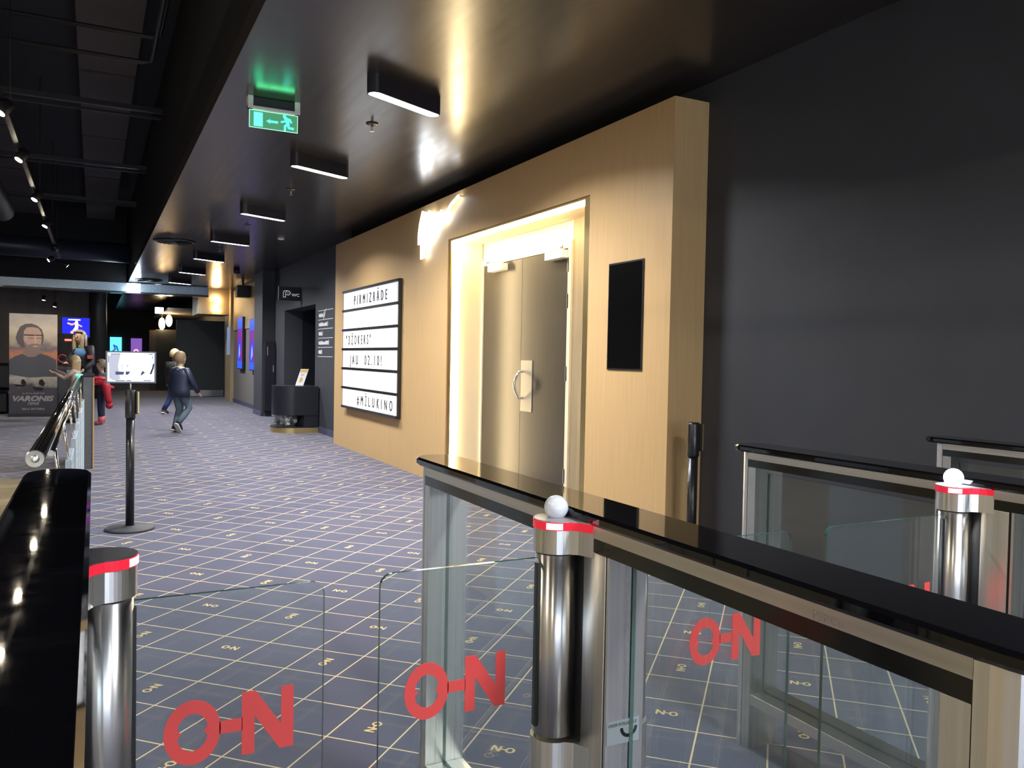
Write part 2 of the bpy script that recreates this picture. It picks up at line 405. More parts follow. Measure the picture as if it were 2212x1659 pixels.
# script sign
mb = MB()
def S(x, y):     # photo pixel on the panel face -> x, z there
    dx, dy = (x-1106)/1770.29, (y-829.5)/1770.29
    d = R_*dx+D_*dy+fw; t = -3.07/d.y; return d.x*t, 1.27+d.z*t
strokes = [[(914, 457), (908, 485), (905, 510), (905, 529)], [(919, 460), (913, 490), (911, 520), (910, 560)], [(928, 456), (921, 480), (916, 510), (914, 558)], [(932, 458), (925, 485), (920, 510), (920, 528)],
           [(948, 460), (936, 480), (928, 505), (923, 525)], [(954, 455), (944, 476), (935, 497), (931, 512)], [(930, 490), (945, 472), (958, 460)],
           [(957, 478), (963, 462), (976, 440), (991, 423)], [(951, 484), (957, 470), (962, 460)]]
for st in strokes:
    p = [(S(*q)[0], -3.07, S(*q)[1]) for q in st]
    mb.tube([(a[0], a[1], a[2]) for a in p], .014, SIGNW, 8)
for q in ((914, 457), (991, 423), (910, 558), (954, 457)):
    a = S(*q); mb.tube([(a[0], -3.117, a[1]), (a[0], -3.07, a[1])], .006, WHITE, 6)
mb.build('neon_script_sign', label='glowing white handwritten script sign high on the oak panel', cat='neon sign')
# wall screen
ws = thing('wall_screen', (4.49, -3.117, 1.2), 'black switched-off portrait screen set in the oak panel right of the door', 'screen')
MB().box(4.285, 4.68, -3.117, -3.108, 1.215, 1.93, BLK, bev=.002).build('bezel', ws)
MB().box(4.297, 4.668, -3.108, -3.106, 1.227, 1.918, mat('off_glass', (.003, .003, .003), .15)).build('screen_glass', ws)
# letter board
lb = thing('letter_board', (10.02, -3.117, .58), 'white backlit cinema letter board with black rails on the oak panel', 'letter board')
bx0, bx1, bz0, bz1 = 8.90, 11.16, .585, 2.15; H6 = (bz1-bz0)/6
mb = MB(); mb.box(bx0+.01, bx1-.01, -3.117, -3.07, bz0+.01, bz1-.01, BLKM)
mb.box(bx0-.012, bx0, -3.117, -3.072, bz0-.02, bz1+.02, BLKM); mb.box(bx1, bx1+.01, -3.117, -3.06, bz0-.02, bz1+.02, BLKM); mb.build('frame', lb)
rows = ['PIRMIZR\u0100DE', '', '"D\u017dOKERS"', 'JAU  02.10!', '', '#M\u012aLUKINO']
offs = [.53, 0, .17, .36, 0, .72]; 
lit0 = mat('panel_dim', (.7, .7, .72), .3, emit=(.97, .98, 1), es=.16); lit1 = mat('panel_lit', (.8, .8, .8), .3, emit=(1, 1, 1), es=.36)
wids = [1.36, 0, 1.1, 1.36, 0, 1.42]
for r in range(6):
    zt = bz1-r*H6
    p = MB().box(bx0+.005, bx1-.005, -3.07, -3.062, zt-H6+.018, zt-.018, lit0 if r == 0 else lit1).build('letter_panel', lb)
    if rows[r]:
        me = text(rows[r], .175, .002, .5, 2.2 if r != 3 else 1.9)
        xs = [v.co.x for v in me.vertices]; sc = wids[r]/(max(xs)-min(xs)); mn = min(xs)
        for v in me.vertices: v.co.x = (v.co.x-mn)*sc
        for piece in split_glyphs(me): MB().mesh(piece, LETTER, wallF(bx1-offs[r], -3.059, zt-H6+.062)).build('letter', p)
mb = MB()
for r in range(7): mb.box(bx0-.012, bx1+.03, -3.075, -3.050, bz1-r*H6-.014, bz1-r*H6+.014, BLKM)
mb.build('rails', lb)

# ------------------------------------------------------------------ speed gates
CH = .98
XA, XB = .46, 2.10          # cabinet ends
AX = 1.30                   # wing axis
def ON(F, d, m):
    b = MB(); o, i = Opoly(36); k = .098
    F2 = F @ Matrix.Diagonal((k*.98, k, 1, 1))
    b.ring(o, i, 0, d, m, F2); b.prism(DASH, 0, d, m, F2); b.prism(NPOLY, 0, d, m, F2); return b
def gate(yr, yl, left_post, right_post, label, hot=None, wingL=None, wingR=None, bulb=None, logoL=None, logoR=None, cap=None, hotc=.2):
    """one cabinet between y=yr (right face) and y=yl (left face)."""
    t = thing('speed_gate', ((XA+XB)/2, (yr+yl)/2, 0), label, 'turnstile', 'speed gate cabinets'); ym = (yr+yl)/2; hw = (yl-yr)/2
    cx = (XA+XB)/2
    # top
    mb = MB(); L = XB-XA+.09
    st = stadium(L, (yl-yr)+.014, 12, cx, ym)
    sm = stadium(L-.012, (yl-yr)+.002, 12, cx, ym)
    mb.loft([[(x, y, CH-.001) for x, y in sm], [(x, y, CH+.005) for x, y in st], [(x, y, CH+.015) for x, y in st], [(x, y, CH+.020) for x, y in sm]], GLOSSBLK, smooth=False); mb.build('top_slab', t)
    # frame: rail, end posts, sill
    mb = MB(); mb.box(XA+.053, XB-.053, yr, yl, .957, CH-.001, STEELH); mb.build('top_rail', t)
    mb = MB(); mb.box(XA+.053, XB-.053, yr+.001, yl-.001, .932, .9565, DARKBAND); mb.build('sensor_band', t)
    for s in (0, 1):
        mb = MB(); xe = XA if s == 0 else XB; sg = 1 if s == 0 else -1
        pts = [(xe+sg*.0525, yr), (xe+sg*.05, yr)]
        pts += [(xe+sg*(.05-.05*math.sin(a)), ym-hw*math.cos(a)) for a in [PI*k/12 for k in range(1, 12)]]
        pts += [(xe+sg*.05, yl), (xe+sg*.0525, yl)]
        mb.prism(pts, 0, CH-.002, STEEL, smooth=False); mb.build('end_post', t)
        MB().box(xe+sg*.0540, xe+sg*.088, yr+.0005, yl-.0005, 0, .9315, STEEL).build('inner_post', t)
    mb = MB(); mb.box(XA+.0885, XB-.0885, yr, yl, .15, .185, STEELH, bev=.002); mb.build('sill', t)
    # fixed glass in the middle plane either side of the housing
    for a, b_ in ((XA+.089, 1.166), (1.346, XB-.089)):
        mb = MB(); mb.box(a, b_, ym-.004, ym+.004, .187, .91, GLASS)
        mb.bm.faces.ensure_lookup_table()
        k = mb.mi(GEDGE)
        for f in mb.bm.faces:
            if abs(f.normal.y) < .5: f.material_index = k
        mb.bm.normal_update()
        for f in mb.bm.faces: f.material_index = 0 if abs(f.normal.y) > .5 else k
        mb.build('side_glass', t)
    # housing
    mb = MB(); mb.box(1.180, 1.25, yr+.03, yl-.002, 0, .9315, STEEL, bev=.002); mb.box(1.168, 1.174, yr+.03, yl-.002, 0, .9315, STEEL); mb.box(1.174, 1.180, yr+.034, yl-.008, 0, .93, BLK); mb.box(1.25, 1.345, yr+.003, yl-.003, 0, .932, BLK); mb.build('housing', t)
    # posts
    for side, on in ((1, left_post), (-1, right_post)):
        if not on: continue
        yc = yl+.026 if side > 0 else yr-.026; r = .0385
        yf = yl if side > 0 else yr
        mb = MB(); mb.lathe([(r, .585), (r, .918)], (AX, yc, 0), STEEL, 40); mb.build('rotor_post', t)
        def dshape(rr):
            P = []
            for k in range(25):
                a = PI*k/24; P.append((AX-rr*math.cos(a), yc+side*rr*math.sin(a)))
            return P+[(AX+rr, yf-side*.003), (AX-rr-.045, yf-side*.003), (AX-rr-.01, yf+side*.012)]
        mb = MB(); mb.prism(dshape(r+.0035), 0, .578, STEEL, smooth=False); mb.build('post_base', t)
        mb = MB(); mb.prism(dshape(r+.0045), .921, .964, STEEL, smooth=False); mb.build('post_head', t)
        mb = MB(); mb.prism(dshape(r+.006), .9645, .979, REDLENS)
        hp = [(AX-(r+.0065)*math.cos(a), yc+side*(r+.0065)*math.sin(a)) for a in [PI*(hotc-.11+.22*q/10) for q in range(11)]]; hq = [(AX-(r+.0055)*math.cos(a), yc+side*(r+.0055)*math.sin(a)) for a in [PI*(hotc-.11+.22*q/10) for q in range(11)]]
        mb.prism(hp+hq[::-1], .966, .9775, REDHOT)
        MB().prism(dshape(r+.005), .979, .981, mat('dark_cap', (.05, .05, .055), .3) if cap == 'dark' else mat('pale_cap', (.35, .33, .35), .3)).build('post_cap', t)
        mb.build('status_ring', t, label='glowing red light ring')
        if side == -1 and bulb or side == 1 and bulb:
            if bulb == side*1 or bulb == side*2:
                m = mat('opal_bulb', (.72, .76, .84), .12, coat=.5) if abs(bulb) == 1 else emis('lit_bulb', (.75, .82, 1.), 14.)
                b2 = MB(); prof = [(.0225*math.cos(a)+1e-4, .0225*math.sin(a)+.0225) for a in [(-PI*.36)+PI*.86*k/12 for k in range(13)]]
                b2.lathe(prof, (AX+.004, yc, .976), m, 24); b2.build('indicator_bulb', t, label='round bulb on the post')
    def wing(ya, yb, logo):
        """pane from the post at ya to its free tip at yb"""
        z0, z1 = .26, .91; lo, hi = min(ya, yb), max(ya, yb); tip_hi = yb > ya
        P = rrect(-hi, -lo, z0, z1, .022, 5, (1, 1, 0, 0) if not tip_hi else (0, 0, 1, 1))
        mb = MB(); mb.prism(P, -.004, .004, GLASS, frame((AX, 0, 0), (0, -1, 0), (0, 0, 1)), mside=GEDGE)
        g = mb.build('wing_glass', t)
        if logo is not None: ON(frontF(AX-.0046, logo, .652), .0006, RED).build('logo', g, label='red film letters')
        # clamp
        MB().box(AX-.0065, AX+.0065, min(ya, ya+(-.004 if yb < ya else .004)), max(ya, ya+(-.004 if yb < ya else .004)), .60, .90, BLK).build('glass_clamp', t)
    if wingR: wing(yr-.026-.038, wingR, logoR)
    if wingL: wing(yl+.026+.038, wingL, logoL)
    return t
g1 = gate(.012, .130, False, True, 'leftmost speed gate cabinet whose black top fills the lower left corner', wingR=-.331, logoR=-.093, cap='dark', hotc=.36)
g2 = gate(-.898, -.788, True, True, 'middle speed gate cabinet with an unlit white bulb on its post', wingL=-.424, wingR=-1.352, bulb=1, logoL=-.468, logoR=-1.075)
g3 = gate(-2.045, -1.925, True, True, 'speed gate cabinet behind the middle one, with a glowing blue-white bulb', wingL=-1.456, wingR=-2.36, bulb=2, logoL=-1.62, hotc=.30)
g4 = gate(-3.02, -2.91, True, False, 'farthest speed gate cabinet, close to the dark wall at the right edge', wingL=-2.50)
# sticker on the middle cabinet's housing
st = MB(); st.box(0, .068, 0, .042, 0, .0006, mat('sticker', (.32, .36, .38), .3))
st.mesh(text('UNDER INTELLIGENCE', .0078, .0003, .75), LETTER, Matrix.Translation((.003, .032, .0006)))
ou, inn = [], []
for k in range(13):
    a = PI+PI*k/12; ou.append((.046+.018*math.cos(a), .027+.018*math.sin(a))); inn.append((.046+.012*math.cos(a), .027+.012*math.sin(a)))
st.prism(ou+inn[::-1], .0006, .0010, LETTER)
st.bm.verts.ensure_lookup_table()
bmesh.ops.transform(st.bm, matrix=frame((1.1675, -.792, .603), (0, -1, 0), (0, 0, 1)), verts=st.bm.verts[:])
st.build('sticker', g2, label='pale sticker with dark arc and small print')
MB().mesh(text('PERCo', .015, .0003, 1.1), mat('etched', (.22, .21, .20), .4), wallF(.72, -.7878, .960)).build('maker_mark', g2)

# ------------------------------------------------------------------ barrier posts
def stanchion(x, y, h, label, base_r=.165):
    t = thing('barrier_post', (x, y, 0), label, 'barrier post', 'belt barrier posts')
    MB().lathe([(base_r, 0), (base_r, .012), (base_r-.01, .018), (.05, .026), (.04, .03)], (x, y, 0), RUBBER, 40).build('base', t)
    MB().lathe([(.0285, .028), (.0285, h-.20)], (x, y, 0), BLKM, 24).build('pole', t)
    MB().lathe([(.034, h-.20), (.035, h-.19), (.035, h-.012), (.028, h)], (x, y, 0), BLKM, 24).build('belt_head', t)
    mb = MB(); mb.box(x-.02, x+.02, y-.052, y-.034, h-.17, h-.008, BLK, bev=.003); mb.box(x-.024, x-.02, y-.056, y-.046, h-.165, h-.01, GOLD); mb.build('belt_clip', t)
    return t
b1 = stanchion(6.45, -.232, 1.0, 'black belt barrier post on a round base carrying the bright framed notice')
stanchion(3.77, -3.10-.02, .925, 'black belt barrier post standing beside the corner of the oak panel')
sg = thing('glowing_notice', (6.45, -.232, 1.0), 'white landscape notice panel with an added glow mounted on top of the barrier post', 'sign')
F = frontF(6.445, -.075, 1.055)
MB().box(-.004, .324, -.006, .222, -.02, 0, mat('notice_frame', (.10, .12, .16), .3), F=F, bev=.002).build('frame', sg)
GLW = emis('notice_glow', (.92, .96, 1.), .55)  # added glow stands in for glare on the glossy notice face
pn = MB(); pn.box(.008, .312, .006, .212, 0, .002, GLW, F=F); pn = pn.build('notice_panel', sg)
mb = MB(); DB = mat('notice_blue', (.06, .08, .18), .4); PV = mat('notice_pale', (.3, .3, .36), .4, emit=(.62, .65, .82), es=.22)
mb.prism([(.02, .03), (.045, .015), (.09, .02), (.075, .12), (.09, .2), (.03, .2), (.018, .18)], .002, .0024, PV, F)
for a in (((.06, .055), (.11, .055), (.115, .075), (.06, .078)), ((.125, .055), (.14, .055), (.155, .078), (.125, .078)), ((.225, .05), (.25, .07), (.235, .085), (.222, .06)),
          ((.275, .2), (.3, .2), (.3, .205), (.275, .205)), ((.298, .17), (.302, .17), (.302, .19), (.298, .19)), ((.28, .06), (.308, .1), (.312, .14), (.3, .13), (.295, .06)), ((.03, .2), (.09, .2), (.09, .204), (.03, .204)), ((.012, .14), (.017, .14), (.017, .19), (.012, .19)),
          ((.06, .01), (.12, .01), (.12, .016), (.06, .016)), ((.13, .01), (.16, .01), (.16, .016), (.13, .016)), ((.24, .012), (.29, .012), (.29, .017), (.24, .017)), ((.1, .115), (.104, .115), (.104, .122), (.1, .122)), ((.13, .105), (.14, .12), (.14, .13), (.134, .118)), ((.1, .1), (.104, .1), (.104, .106), (.1, .106))):
    mb.prism(list(a), .0024, .0028, DB, F)
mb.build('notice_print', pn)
MB().tube([(6.45, -.232, .995), (6.45, -.232, 1.05)], .005, STEEL, 8).build('stem', sg)

# ------------------------------------------------------------------ ceiling lamps
LP = [(5.055, 26, 'nearest'), (7.27, 25.5, 'second nearest'), (10.0, 26.5, 'third nearest'), (12.64, 22, 'fourth nearest'), (15.15, 30, 'fifth nearest'), (17.85, 30, 'sixth nearest'), (20.55, 33, 'seventh nearest'), (22.7, 33, 'farthest')]
def lamp(x, y, ang, label, h=.105):
    t = thing('ceiling_lamp', (x, y, 3.0), label, 'ceiling lamp', 'long ceiling lamps')
    a = math.radians(-90+ang)
    MB().ring(stadium(.62, .105, 8, x, y, a), stadium(.60, .085, 8, x, y, a), 2.887, 2.896, mat('lamp_housing', (.022, .022, .03), .35)).prism(stadium(.62, .105, 8, x, y, a), 2.895, 3.0, mat('lamp_housing', (.022, .022, .03), .35), smooth=False).build('lamp_housing', t)
    MB().prism(stadium(.60, .085, 8, x, y, a), 2.890, 2.895, LAMPW).build('diffuser', t)
    li = bpy.data.lights.new('lamp_light', 'AREA'); li.shape = 'RECTANGLE'; li.size = .50; li.size_y = .075; li.energy = BEAM; li.color = (.94, .96, 1.); li.spread = math.radians(152)
    lo = bpy.data.objects.new('lamp_light', li); COL.objects.link(lo); lo.parent = t; lo.location = (0, 0, -.111); lo.rotation_euler = (0, 0, a)
for x, a, w_ in LP: lamp(x, -1.77, a, w_+' of the long white lamps in a row under the lowered ceiling')
for x in (-.2, -2.8, -5.0): lamp(x, -1.77, 26, 'unseen long white ceiling lamp added to the row behind the viewer')  # unseen lamps added behind the viewer for the steel to reflect

# sprinklers, detectors, vents, exit sign
for x, y, lab in ((5.95, -1.83, 'sprinkler head beside the nearest long lamp'), (8.72, -1.82, 'sprinkler head between the second and third long lamps'), (11.4, -1.81, 'sprinkler head between the third and fourth long lamps'), (14.17, -1.82, 'sprinkler head between the fourth and fifth long lamps')):
    t = thing('sprinkler', (x, y, 3.0), lab, 'sprinkler', 'ceiling sprinklers')
    MB().lathe([(.045, -.001), (.045, -.006), (.015, -.010)], (x, y, 3.0), mat('bronze', (.2, .14, .1), .35, 1), 20).build('rosette', t)
    mb = MB(); mb.lathe([(.008, -.008), (.010, -.03), (.006, -.05)], (x, y, 3.0), STEEL, 10); mb.lathe([(.018, -.056), (.018, -.059)], (x, y, 3.0), STEEL, 14)
    mb.tube([(x-.012, y, 2.985), (x-.016, y, 2.965), (x-.003, y, 2.944)], .0025, STEEL, 6); mb.tube([(x+.012, y, 2.985), (x+.016, y, 2.965), (x+.003, y, 2.944)], .0025, STEEL, 6); mb.build('nozzle', t)
for x, y, lab in ((13.7, -1.1, 'round dark air diffuser under the lowered ceiling, nearer one'), (21.3, -1.15, 'round dark air diffuser under the lowered ceiling, farther one')):
    t = thing('air_vent', (x, y, 3.0), lab, 'vent', 'round ceiling diffusers')
    MB().lathe([(.31, 0), (.31, -.012), (.27, -.02)], (x, y, 3.0), BLK, 32).build('rim', t)
    mb = MB()
    for k in range(20):
        a = 2*PI*k/20; mb.box(.05, .25, -.012, .012, -.004, 0, mat('vent_fin', (.05, .05, .05), .4), F=Matrix.Translation((x, y, 2.975)) @ Matrix.Rotation(a, 4, 'Z') @ Matrix.Rotation(.7, 4, 'X'))
    mb.lathe([(.06, -.02), (.05, -.035)], (x, y, 3.0), BLK, 16); mb.build('fins', t)
MB().lathe([(.05, 0), (.05, -.02), (.03, -.028)], (12.4, -2.45, 3.0), WHITE, 20).build('smoke_detector', label='small flat white detector on the ceiling before the oak panel', cat='smoke detector')
MB().lathe([(.06, 0), (.06, -.1), (.04, -.11)], (17.3, -2.55, 3.0), mat('maroon', (.03, .012, .014), .4), 20).build('alarm_sounder', label='short dark red drum hanging from the ceiling by the pier', cat='alarm')
es = thing('exit_sign', (5.75, -1.08, 3.0), 'green lit emergency exit sign with running figure and arrow', 'exit sign')
ang = math.radians(0)
Fx = Matrix.Translation((5.75, -.925, 0))
mb = MB(); mb.box(5.72, 5.78, -1.25, -.905, 2.915, 2.935, WHITE, bev=.003); mb.box(5.715, 5.785, -.94, -.905, 2.915, 3.0, WHITE, bev=.003); mb.box(5.715, 5.785, -1.25, -1.215, 2.915, 3.0, WHITE, bev=.003)
mb.build('bracket', es)
MB().box(5.73, 5.77, -1.215, -.94, 2.935, 2.995, BLK).build('sign_housing', es)
FX = frontF(5.745, -.918, 2.795)
GP = mat('exit_panel', (.02, .06, .04), .2, emit=(.10, .42, .20), es=.30); EG = emis('exit_green', (.08, 1., .5), 1.1); EC = emis('exit_cyan', (.06, 1., .72), 1.1); EDG = emis('exit_edge', (.35, 1., .6), 1.0)
p = MB().box(0, .322, 0, .118, -.006, 0, GP, F=FX).build('sign_panel', es)
mb = MB()
for a in ((0, .322, 0, .003), (0, .322, .115, .118), (0, .003, 0, .118), (.319, .322, 0, .118)): mb.box(*a, 0, .0008, EDG, F=FX)
mb.box(.03, .088, .012, .105, 0, .001, EG, F=FX); mb.build('door_symbol', p)
mb = MB(); mb.prism([(.112, .055), (.138, .04), (.138, .048), (.190, .048), (.190, .062), (.138, .062), (.138, .07)], 0, .001, EC, FX); mb.build('arrow_symbol', p)
mb = MB(); mb.prism([(.232+.011*math.cos(a*PI/5), .102+.010*math.sin(a*PI/5)) for a in range(10)], 0, .001, EC, FX)
for pts, r in (([(.238, .092), (.252, .075), (.255, .05)], .011), ([(.244, .088), (.268, .084), (.278, .066)], .006), ([(.240, .07), (.212, .062)], .006), ([(.252, .05), (.236, .036), (.236, .010)], .007), ([(.256, .05), (.262, .028), (.292, .026)], .007)):
    for (x0, y0), (x1, y1) in zip(pts, pts[1:]):
        dx, dy = x1-x0, y1-y0; L = math.hypot(dx, dy); nx, ny = -dy/L*r, dx/L*r; ex, ey = dx/L*r*.5, dy/L*r*.5
        mb.prism([(x0-ex+nx, y0-ey+ny), (x0-ex-nx, y0-ey-ny), (x1+ex-nx, y1+ey-ny), (x1+ex+nx, y1+ey+ny)], 0, .001, EC, FX)
mb.build('running_figure', p)
gl = bpy.data.lights.new('green_glow', 'AREA'); gl.energy = .07; gl.color = (.1, 1, .35); gl.shape = 'RECTANGLE'; gl.size = .25; gl.size_y = .02
go = bpy.data.objects.new('green_glow', gl); COL.objects.link(go); go.parent = es; go.matrix_parent_inverse = pinv(es)
go.matrix_basis = Matrix.Translation((5.69, -1.08, 2.935)) @ Vector((-.45, 0, .9)).to_track_quat('-Z', 'Y').to_matrix().to_4x4()
# ------------------------------------------------------------------ signs and things near the recess
wc = thing('restroom_sign', (15.0, -3.33, 2.25), 'black projecting sign reading WC above the dark doorway', 'sign')
MB().box(14.97, 15.03, -3.33, -2.93, 2.255, 2.50, NAVYG, bev=.003).build('sign_box', wc)
GR = mat('grey_print', (.45, .45, .45), .5, emit=(.5, .5, .5), es=.35)
mb = MB(); FW = frontF(14.969, -3.01, 2.31)
mb.mesh(text('WC', .075, .001, 1.1), GR, FW @ Matrix.Translation((.145, .02, 0)))
def strokep(mb, pts, r, F, m, d=.001):
    for (x0, y0), (x1, y1) in zip(pts, pts[1:]):
        dx, dy = x1-x0, y1-y0; L = math.hypot(dx, dy) or 1; nx, ny = -dy/L*r, dx/L*r; ex, ey = dx/L*r, dy/L*r
        mb.prism([(x0-ex+nx, y0-ey+ny), (x0-ex-nx, y0-ey-ny), (x1+ex-nx, y1+ey-ny), (x1+ex+nx, y1+ey+ny)], 0, d, m, F)
strokep(mb, [(.04, 0), (0, 0), (0, .09), (.02, .115), (.075, .115)], .004, FW, GR)
strokep(mb, [(.04, 0), (.04, .07)], .004, FW, GR)
strokep(mb, [(.082+.04*math.cos(a*PI/8), .078+.037*math.sin(a*PI/8)) for a in range(-6, 9)], .004, FW, GR)
mb.prism([(.082+.009*math.cos(a*PI/4), .078+.009*math.sin(a*PI/4)) for a in range(8)], 0, .001, GR, FW)
mb.build('sign_print', wc)
mb = MB(); WP = mat('white_print', (.6, .6, .6), .5, emit=(1, 1, 1), es=.10)
FM = wallF(13.68, -3.328, 1.26)
for k in range(6): mb.box(0, .95, k*.151-.004, k*.151+.004, 0, .002, WP, F=FM)
random.seed(11)
for k, wd in enumerate((.20, .62, .22, .56, .30)):
    y0 = k*.151+.045; mb.prism([(.03, y0+.03), (.06, y0+.055), (.06, y0+.005)], 0, .001, WP, FM); x0 = .07
    while x0 < .04+wd:
        ww = random.choice((.012, .02, .028)); hh_ = random.choice((.045, .06, .06)); mb.box(x0, x0+ww, y0, y0+hh_, 0, .001, WP, F=FM); x0 += ww+.008
    strokep(mb, [(x0+.01, y0-.005), (x0+.03, y0+.03), (x0+.01, y0+.07)], .005, FM, WP)
strokep(mb, [(.36, .62), (.40, .74), (.40, .64), (.5, .77)], .008, FM, WP)
mb.build('direction_board', label='white direction list of ruled lines on the navy wall beside the oak panel', cat='sign')
# waste bin
BX, BY = 13.98, -2.98
tb = thing('waste_bin', (BX, BY, 0), 'black half-round waste bin with brass foot and clear lower window by the doorway', 'waste bin')
def dbin(r, n=16, x0=13.80, x1=14.35, y0=-3.30, y1=-2.68):
    return rrect(x0-.3+(.3-r if 0 else 0)+0, x1, y0, y1, r, n, (0, 1, 1, 0))
def foot(o): return rrect(13.52-o, 14.22+o, -3.31, -2.63+o, .30, 28, (0, 1, 1, 0))
MB().prism(foot(.015), 0, .085, GOLD, smooth=False).build('brass_foot', tb)
MB().prism(foot(.018), .085, .10, BLK).build('foot_lip', tb)
MB().prism(foot(0), .29, .765, NAVYG, smooth=False).prism([(13.53, -3.31), (13.53, -3.08), (13.75, -3.0), (14.21, -3.0), (14.21, -3.31)], .10, .29, NAVYG).build('bin_body', tb)
mb = MB(); F0 = foot(-.003); 
for a, b_ in zip(F0, F0[1:]):
    if a[1] > -3.12 and b_[1] > -3.12:
        k = mb.mi(GLASS); f = mb.bm.faces.new([mb.bm.verts.new(v) for v in ((*a, .10), (*b_, .10), (*b_, .29), (*a, .29))]); f.material_index = k
mb.build('clear_window', tb)
MB().ell((13.63, -2.84, .72), (.012, .012, .012), CHROME, 8, 6).build('lock', tb)
cups = MB(); PAP = mat('crumpled_cup', (.7, .7, .68), .5); PAP2 = mat('dark_cup', (.05, .05, .05), .4)
for k in range(46):
    a = random.random(); x = random.uniform(13.62, 14.12); y = random.uniform(-2.98, -2.72) if x > 13.8 else random.uniform(-2.98, -2.80); z = random.uniform(.135, .25)
    cups.lathe([(.022, -.035), (.034, .035)], (0, 0, 0), PAP if random.random() > .28 else PAP2, 8, F=Matrix.Translation((x, y, z)) @ Matrix.Rotation(random.random()*6, 4, 'X') @ Matrix.Rotation(random.random()*6, 4, 'Y'))
cups.build('discarded_cups', label='heap of crumpled pale cups behind the bin window', cat='rubbish', kind='stuff')
lf = thing('tilted_notice', (13.85, -3.05, .765), 'small white notice with yellow header leaning on top of the waste bin', 'notice')
Fl = frame((13.80, -2.985, .768), (-.2, -1, .0), (.25, -.48, 1.3))
MB().box(0, .13, 0, .30, 0, .006, WHITE, F=Fl).build('notice_board', lf)
mb = MB(); mb.box(.006, .124, .235, .295, .006, .007, mat('ochre', (.65, .42, .12), .5), F=Fl)
mb.box(.03, .09, .20, .206, .006, .0068, LETTER, F=Fl); mb.box(.035, .085, .18, .186, .006, .0068, LETTER, F=Fl)
mb.prism([(.04, .14), (.06, .165), (.075, .13), (.09, .12), (.09, .08), (.05, .05), (.035, .09)], .006, .0072, mat('ochre', (.65, .42, .12)), Fl); mb.build('notice_text', lf)
# hose cabinet
hc = thing('fire_hose_cabinet', (17.3, -3.2, .1), 'tall black fire cabinet with small red-white labels on the pier', 'cabinet')
MB().box(17.25, 17.398, -3.32, -3.12, .12, 1.55, NAVYG, bev=.004).build('cabinet_body', hc)
mb = MB(); LBL = mat('label_pink', (.55, .3, .3), .5); mb.box(17.244, 17.249, -3.17, -3.155, 1.26, 1.44, LBL); mb.box(17.244, 17.249, -3.29, -3.275, .92, 1.06, LBL); mb.build('labels', hc)
# lit posters on right wall
BLU = emis('poster_blue', (.02, .12, 1.), 0.40); VIO = emis('poster_violet', (.30, .015, .45), 0.3); CYA = emis('poster_cyan', (.35, .6, 1.), 0.36); DPB = emis('poster_deep', (.02, .03, .7), 0.54)
def litposter(x0, x1, z0, z1, label):
    t = thing('lit_poster', ((x0+x1)/2, -3.30, z0), label, 'poster', 'lit posters on the side wall')
    MB().box(x0, x1, -3.32 if z1 < 1.9 else -3.298, -3.24, z0, z1, BLK, bev=.004).build('light_box', t)
    mb = MB(); h = z1-z0
    F = wallF(x1-.03, -3.239, z0); W = x1-x0-.06
    mb.box(0, W, .02, .16*h, 0, .002, BLU, F=F); mb.box(0, W, .16*h, .78*h, 0, .002, VIO, F=F); mb.box(0, W, .78*h, h-.02, 0, .002, BLU, F=F)
    mb.prism([(0, .2*h), (W*.5, .16*h), (W*.8, .5*h), (W*.3, .6*h)], .002, .003, DPB, F); mb.prism([(W*.3, .2*h), (W*.6, .3*h), (W*.5, .5*h), (W*.35, .4*h)], .003, .004, CYA, F)
    mb.build('poster_print', t)
litposter(20.95, 21.75, .90, 2.2, 'blue and violet lit poster on the side wall, next to the olive portal')
litposter(19.1, 19.95, .90, 2.1, 'lit poster half hidden behind the dark pier')
sp = thing('loudspeaker', (20.2, -3.0, 2.7), 'black box loudspeaker under the ceiling beside the far portal', 'loudspeaker')
MB().box(20.1, 20.4, -3.28, -2.98, 2.62, 2.9, BLK, bev=.01).build('speaker_cabinet', sp); MB().box(20.08, 20.1, -2.965, -2.955, 2.62, 2.86, STEEL).build('bracket', sp)
MB().box(20.2, 20.3, -3.15, -3.1, 2.9, 3.0, BLK).build('mount', sp)
# ------------------------------------------------------------------ far portal (hall 2)
fp = thing('olive_portal', (23.3, -3.2, 0), 'olive wood door portal at the far end of the corridor', 'wall panel')
MB().box(22.9, 23.9, -3.5, -3.235, 0, 3.0, WOOD2).build('portal_leg', fp)
MB().box(23.2, 24.6, -3.235, -2.45, 2.33, 3.0, WOOD2).build('portal_lintel', fp)
MB().box(23.0, 23.0+.55, -3.234, -3.228, 1.25, 2.0, emis('blue_strip', (.3, .45, .8), .22)).build('side_sign', fp, label='narrow pale blue sign strip')
WL = emis('warm_number', (1., .66, .32), 18.)
mb = MB(); mb.tube([(23.15, -2.80, 2.72), (23.15, -2.84, 2.78), (23.15, -2.93, 2.79), (23.15, -2.98, 2.70), (23.15, -2.92, 2.58), (23.15, -2.83, 2.44), (23.15, -3.0, 2.42)], .035, WL, 8)
for z in (2.72, 2.44): mb.tube([(23.15, -2.90, z), (23.2, -2.90, z)], .008, BLK, 6)
mb.build('number_sign', label='warm glowing numeral 2 high on the far olive portal', cat='sign')
for x, y, z, l in ((29.9, -2.02, 2.25, 'warm glowing lamp above the farther dark partition, left one'), (29.9, -2.24, 2.36, 'warm glowing lamp above the farther dark partition, right one')):
    t = thing('glowing_lamp', (x, y, z), l, 'lamp', 'warm lamps over the far partition')
    MB().ell((x, y, z), (.10, .10, .20), emis('warm_number', (1, .66, .32), 18.), 14, 10).build('lamp_shade', t)
    MB().tube([(x, y, z+.19), (x, y, 3.0)], .01, BLK, 6).build('cord', t)
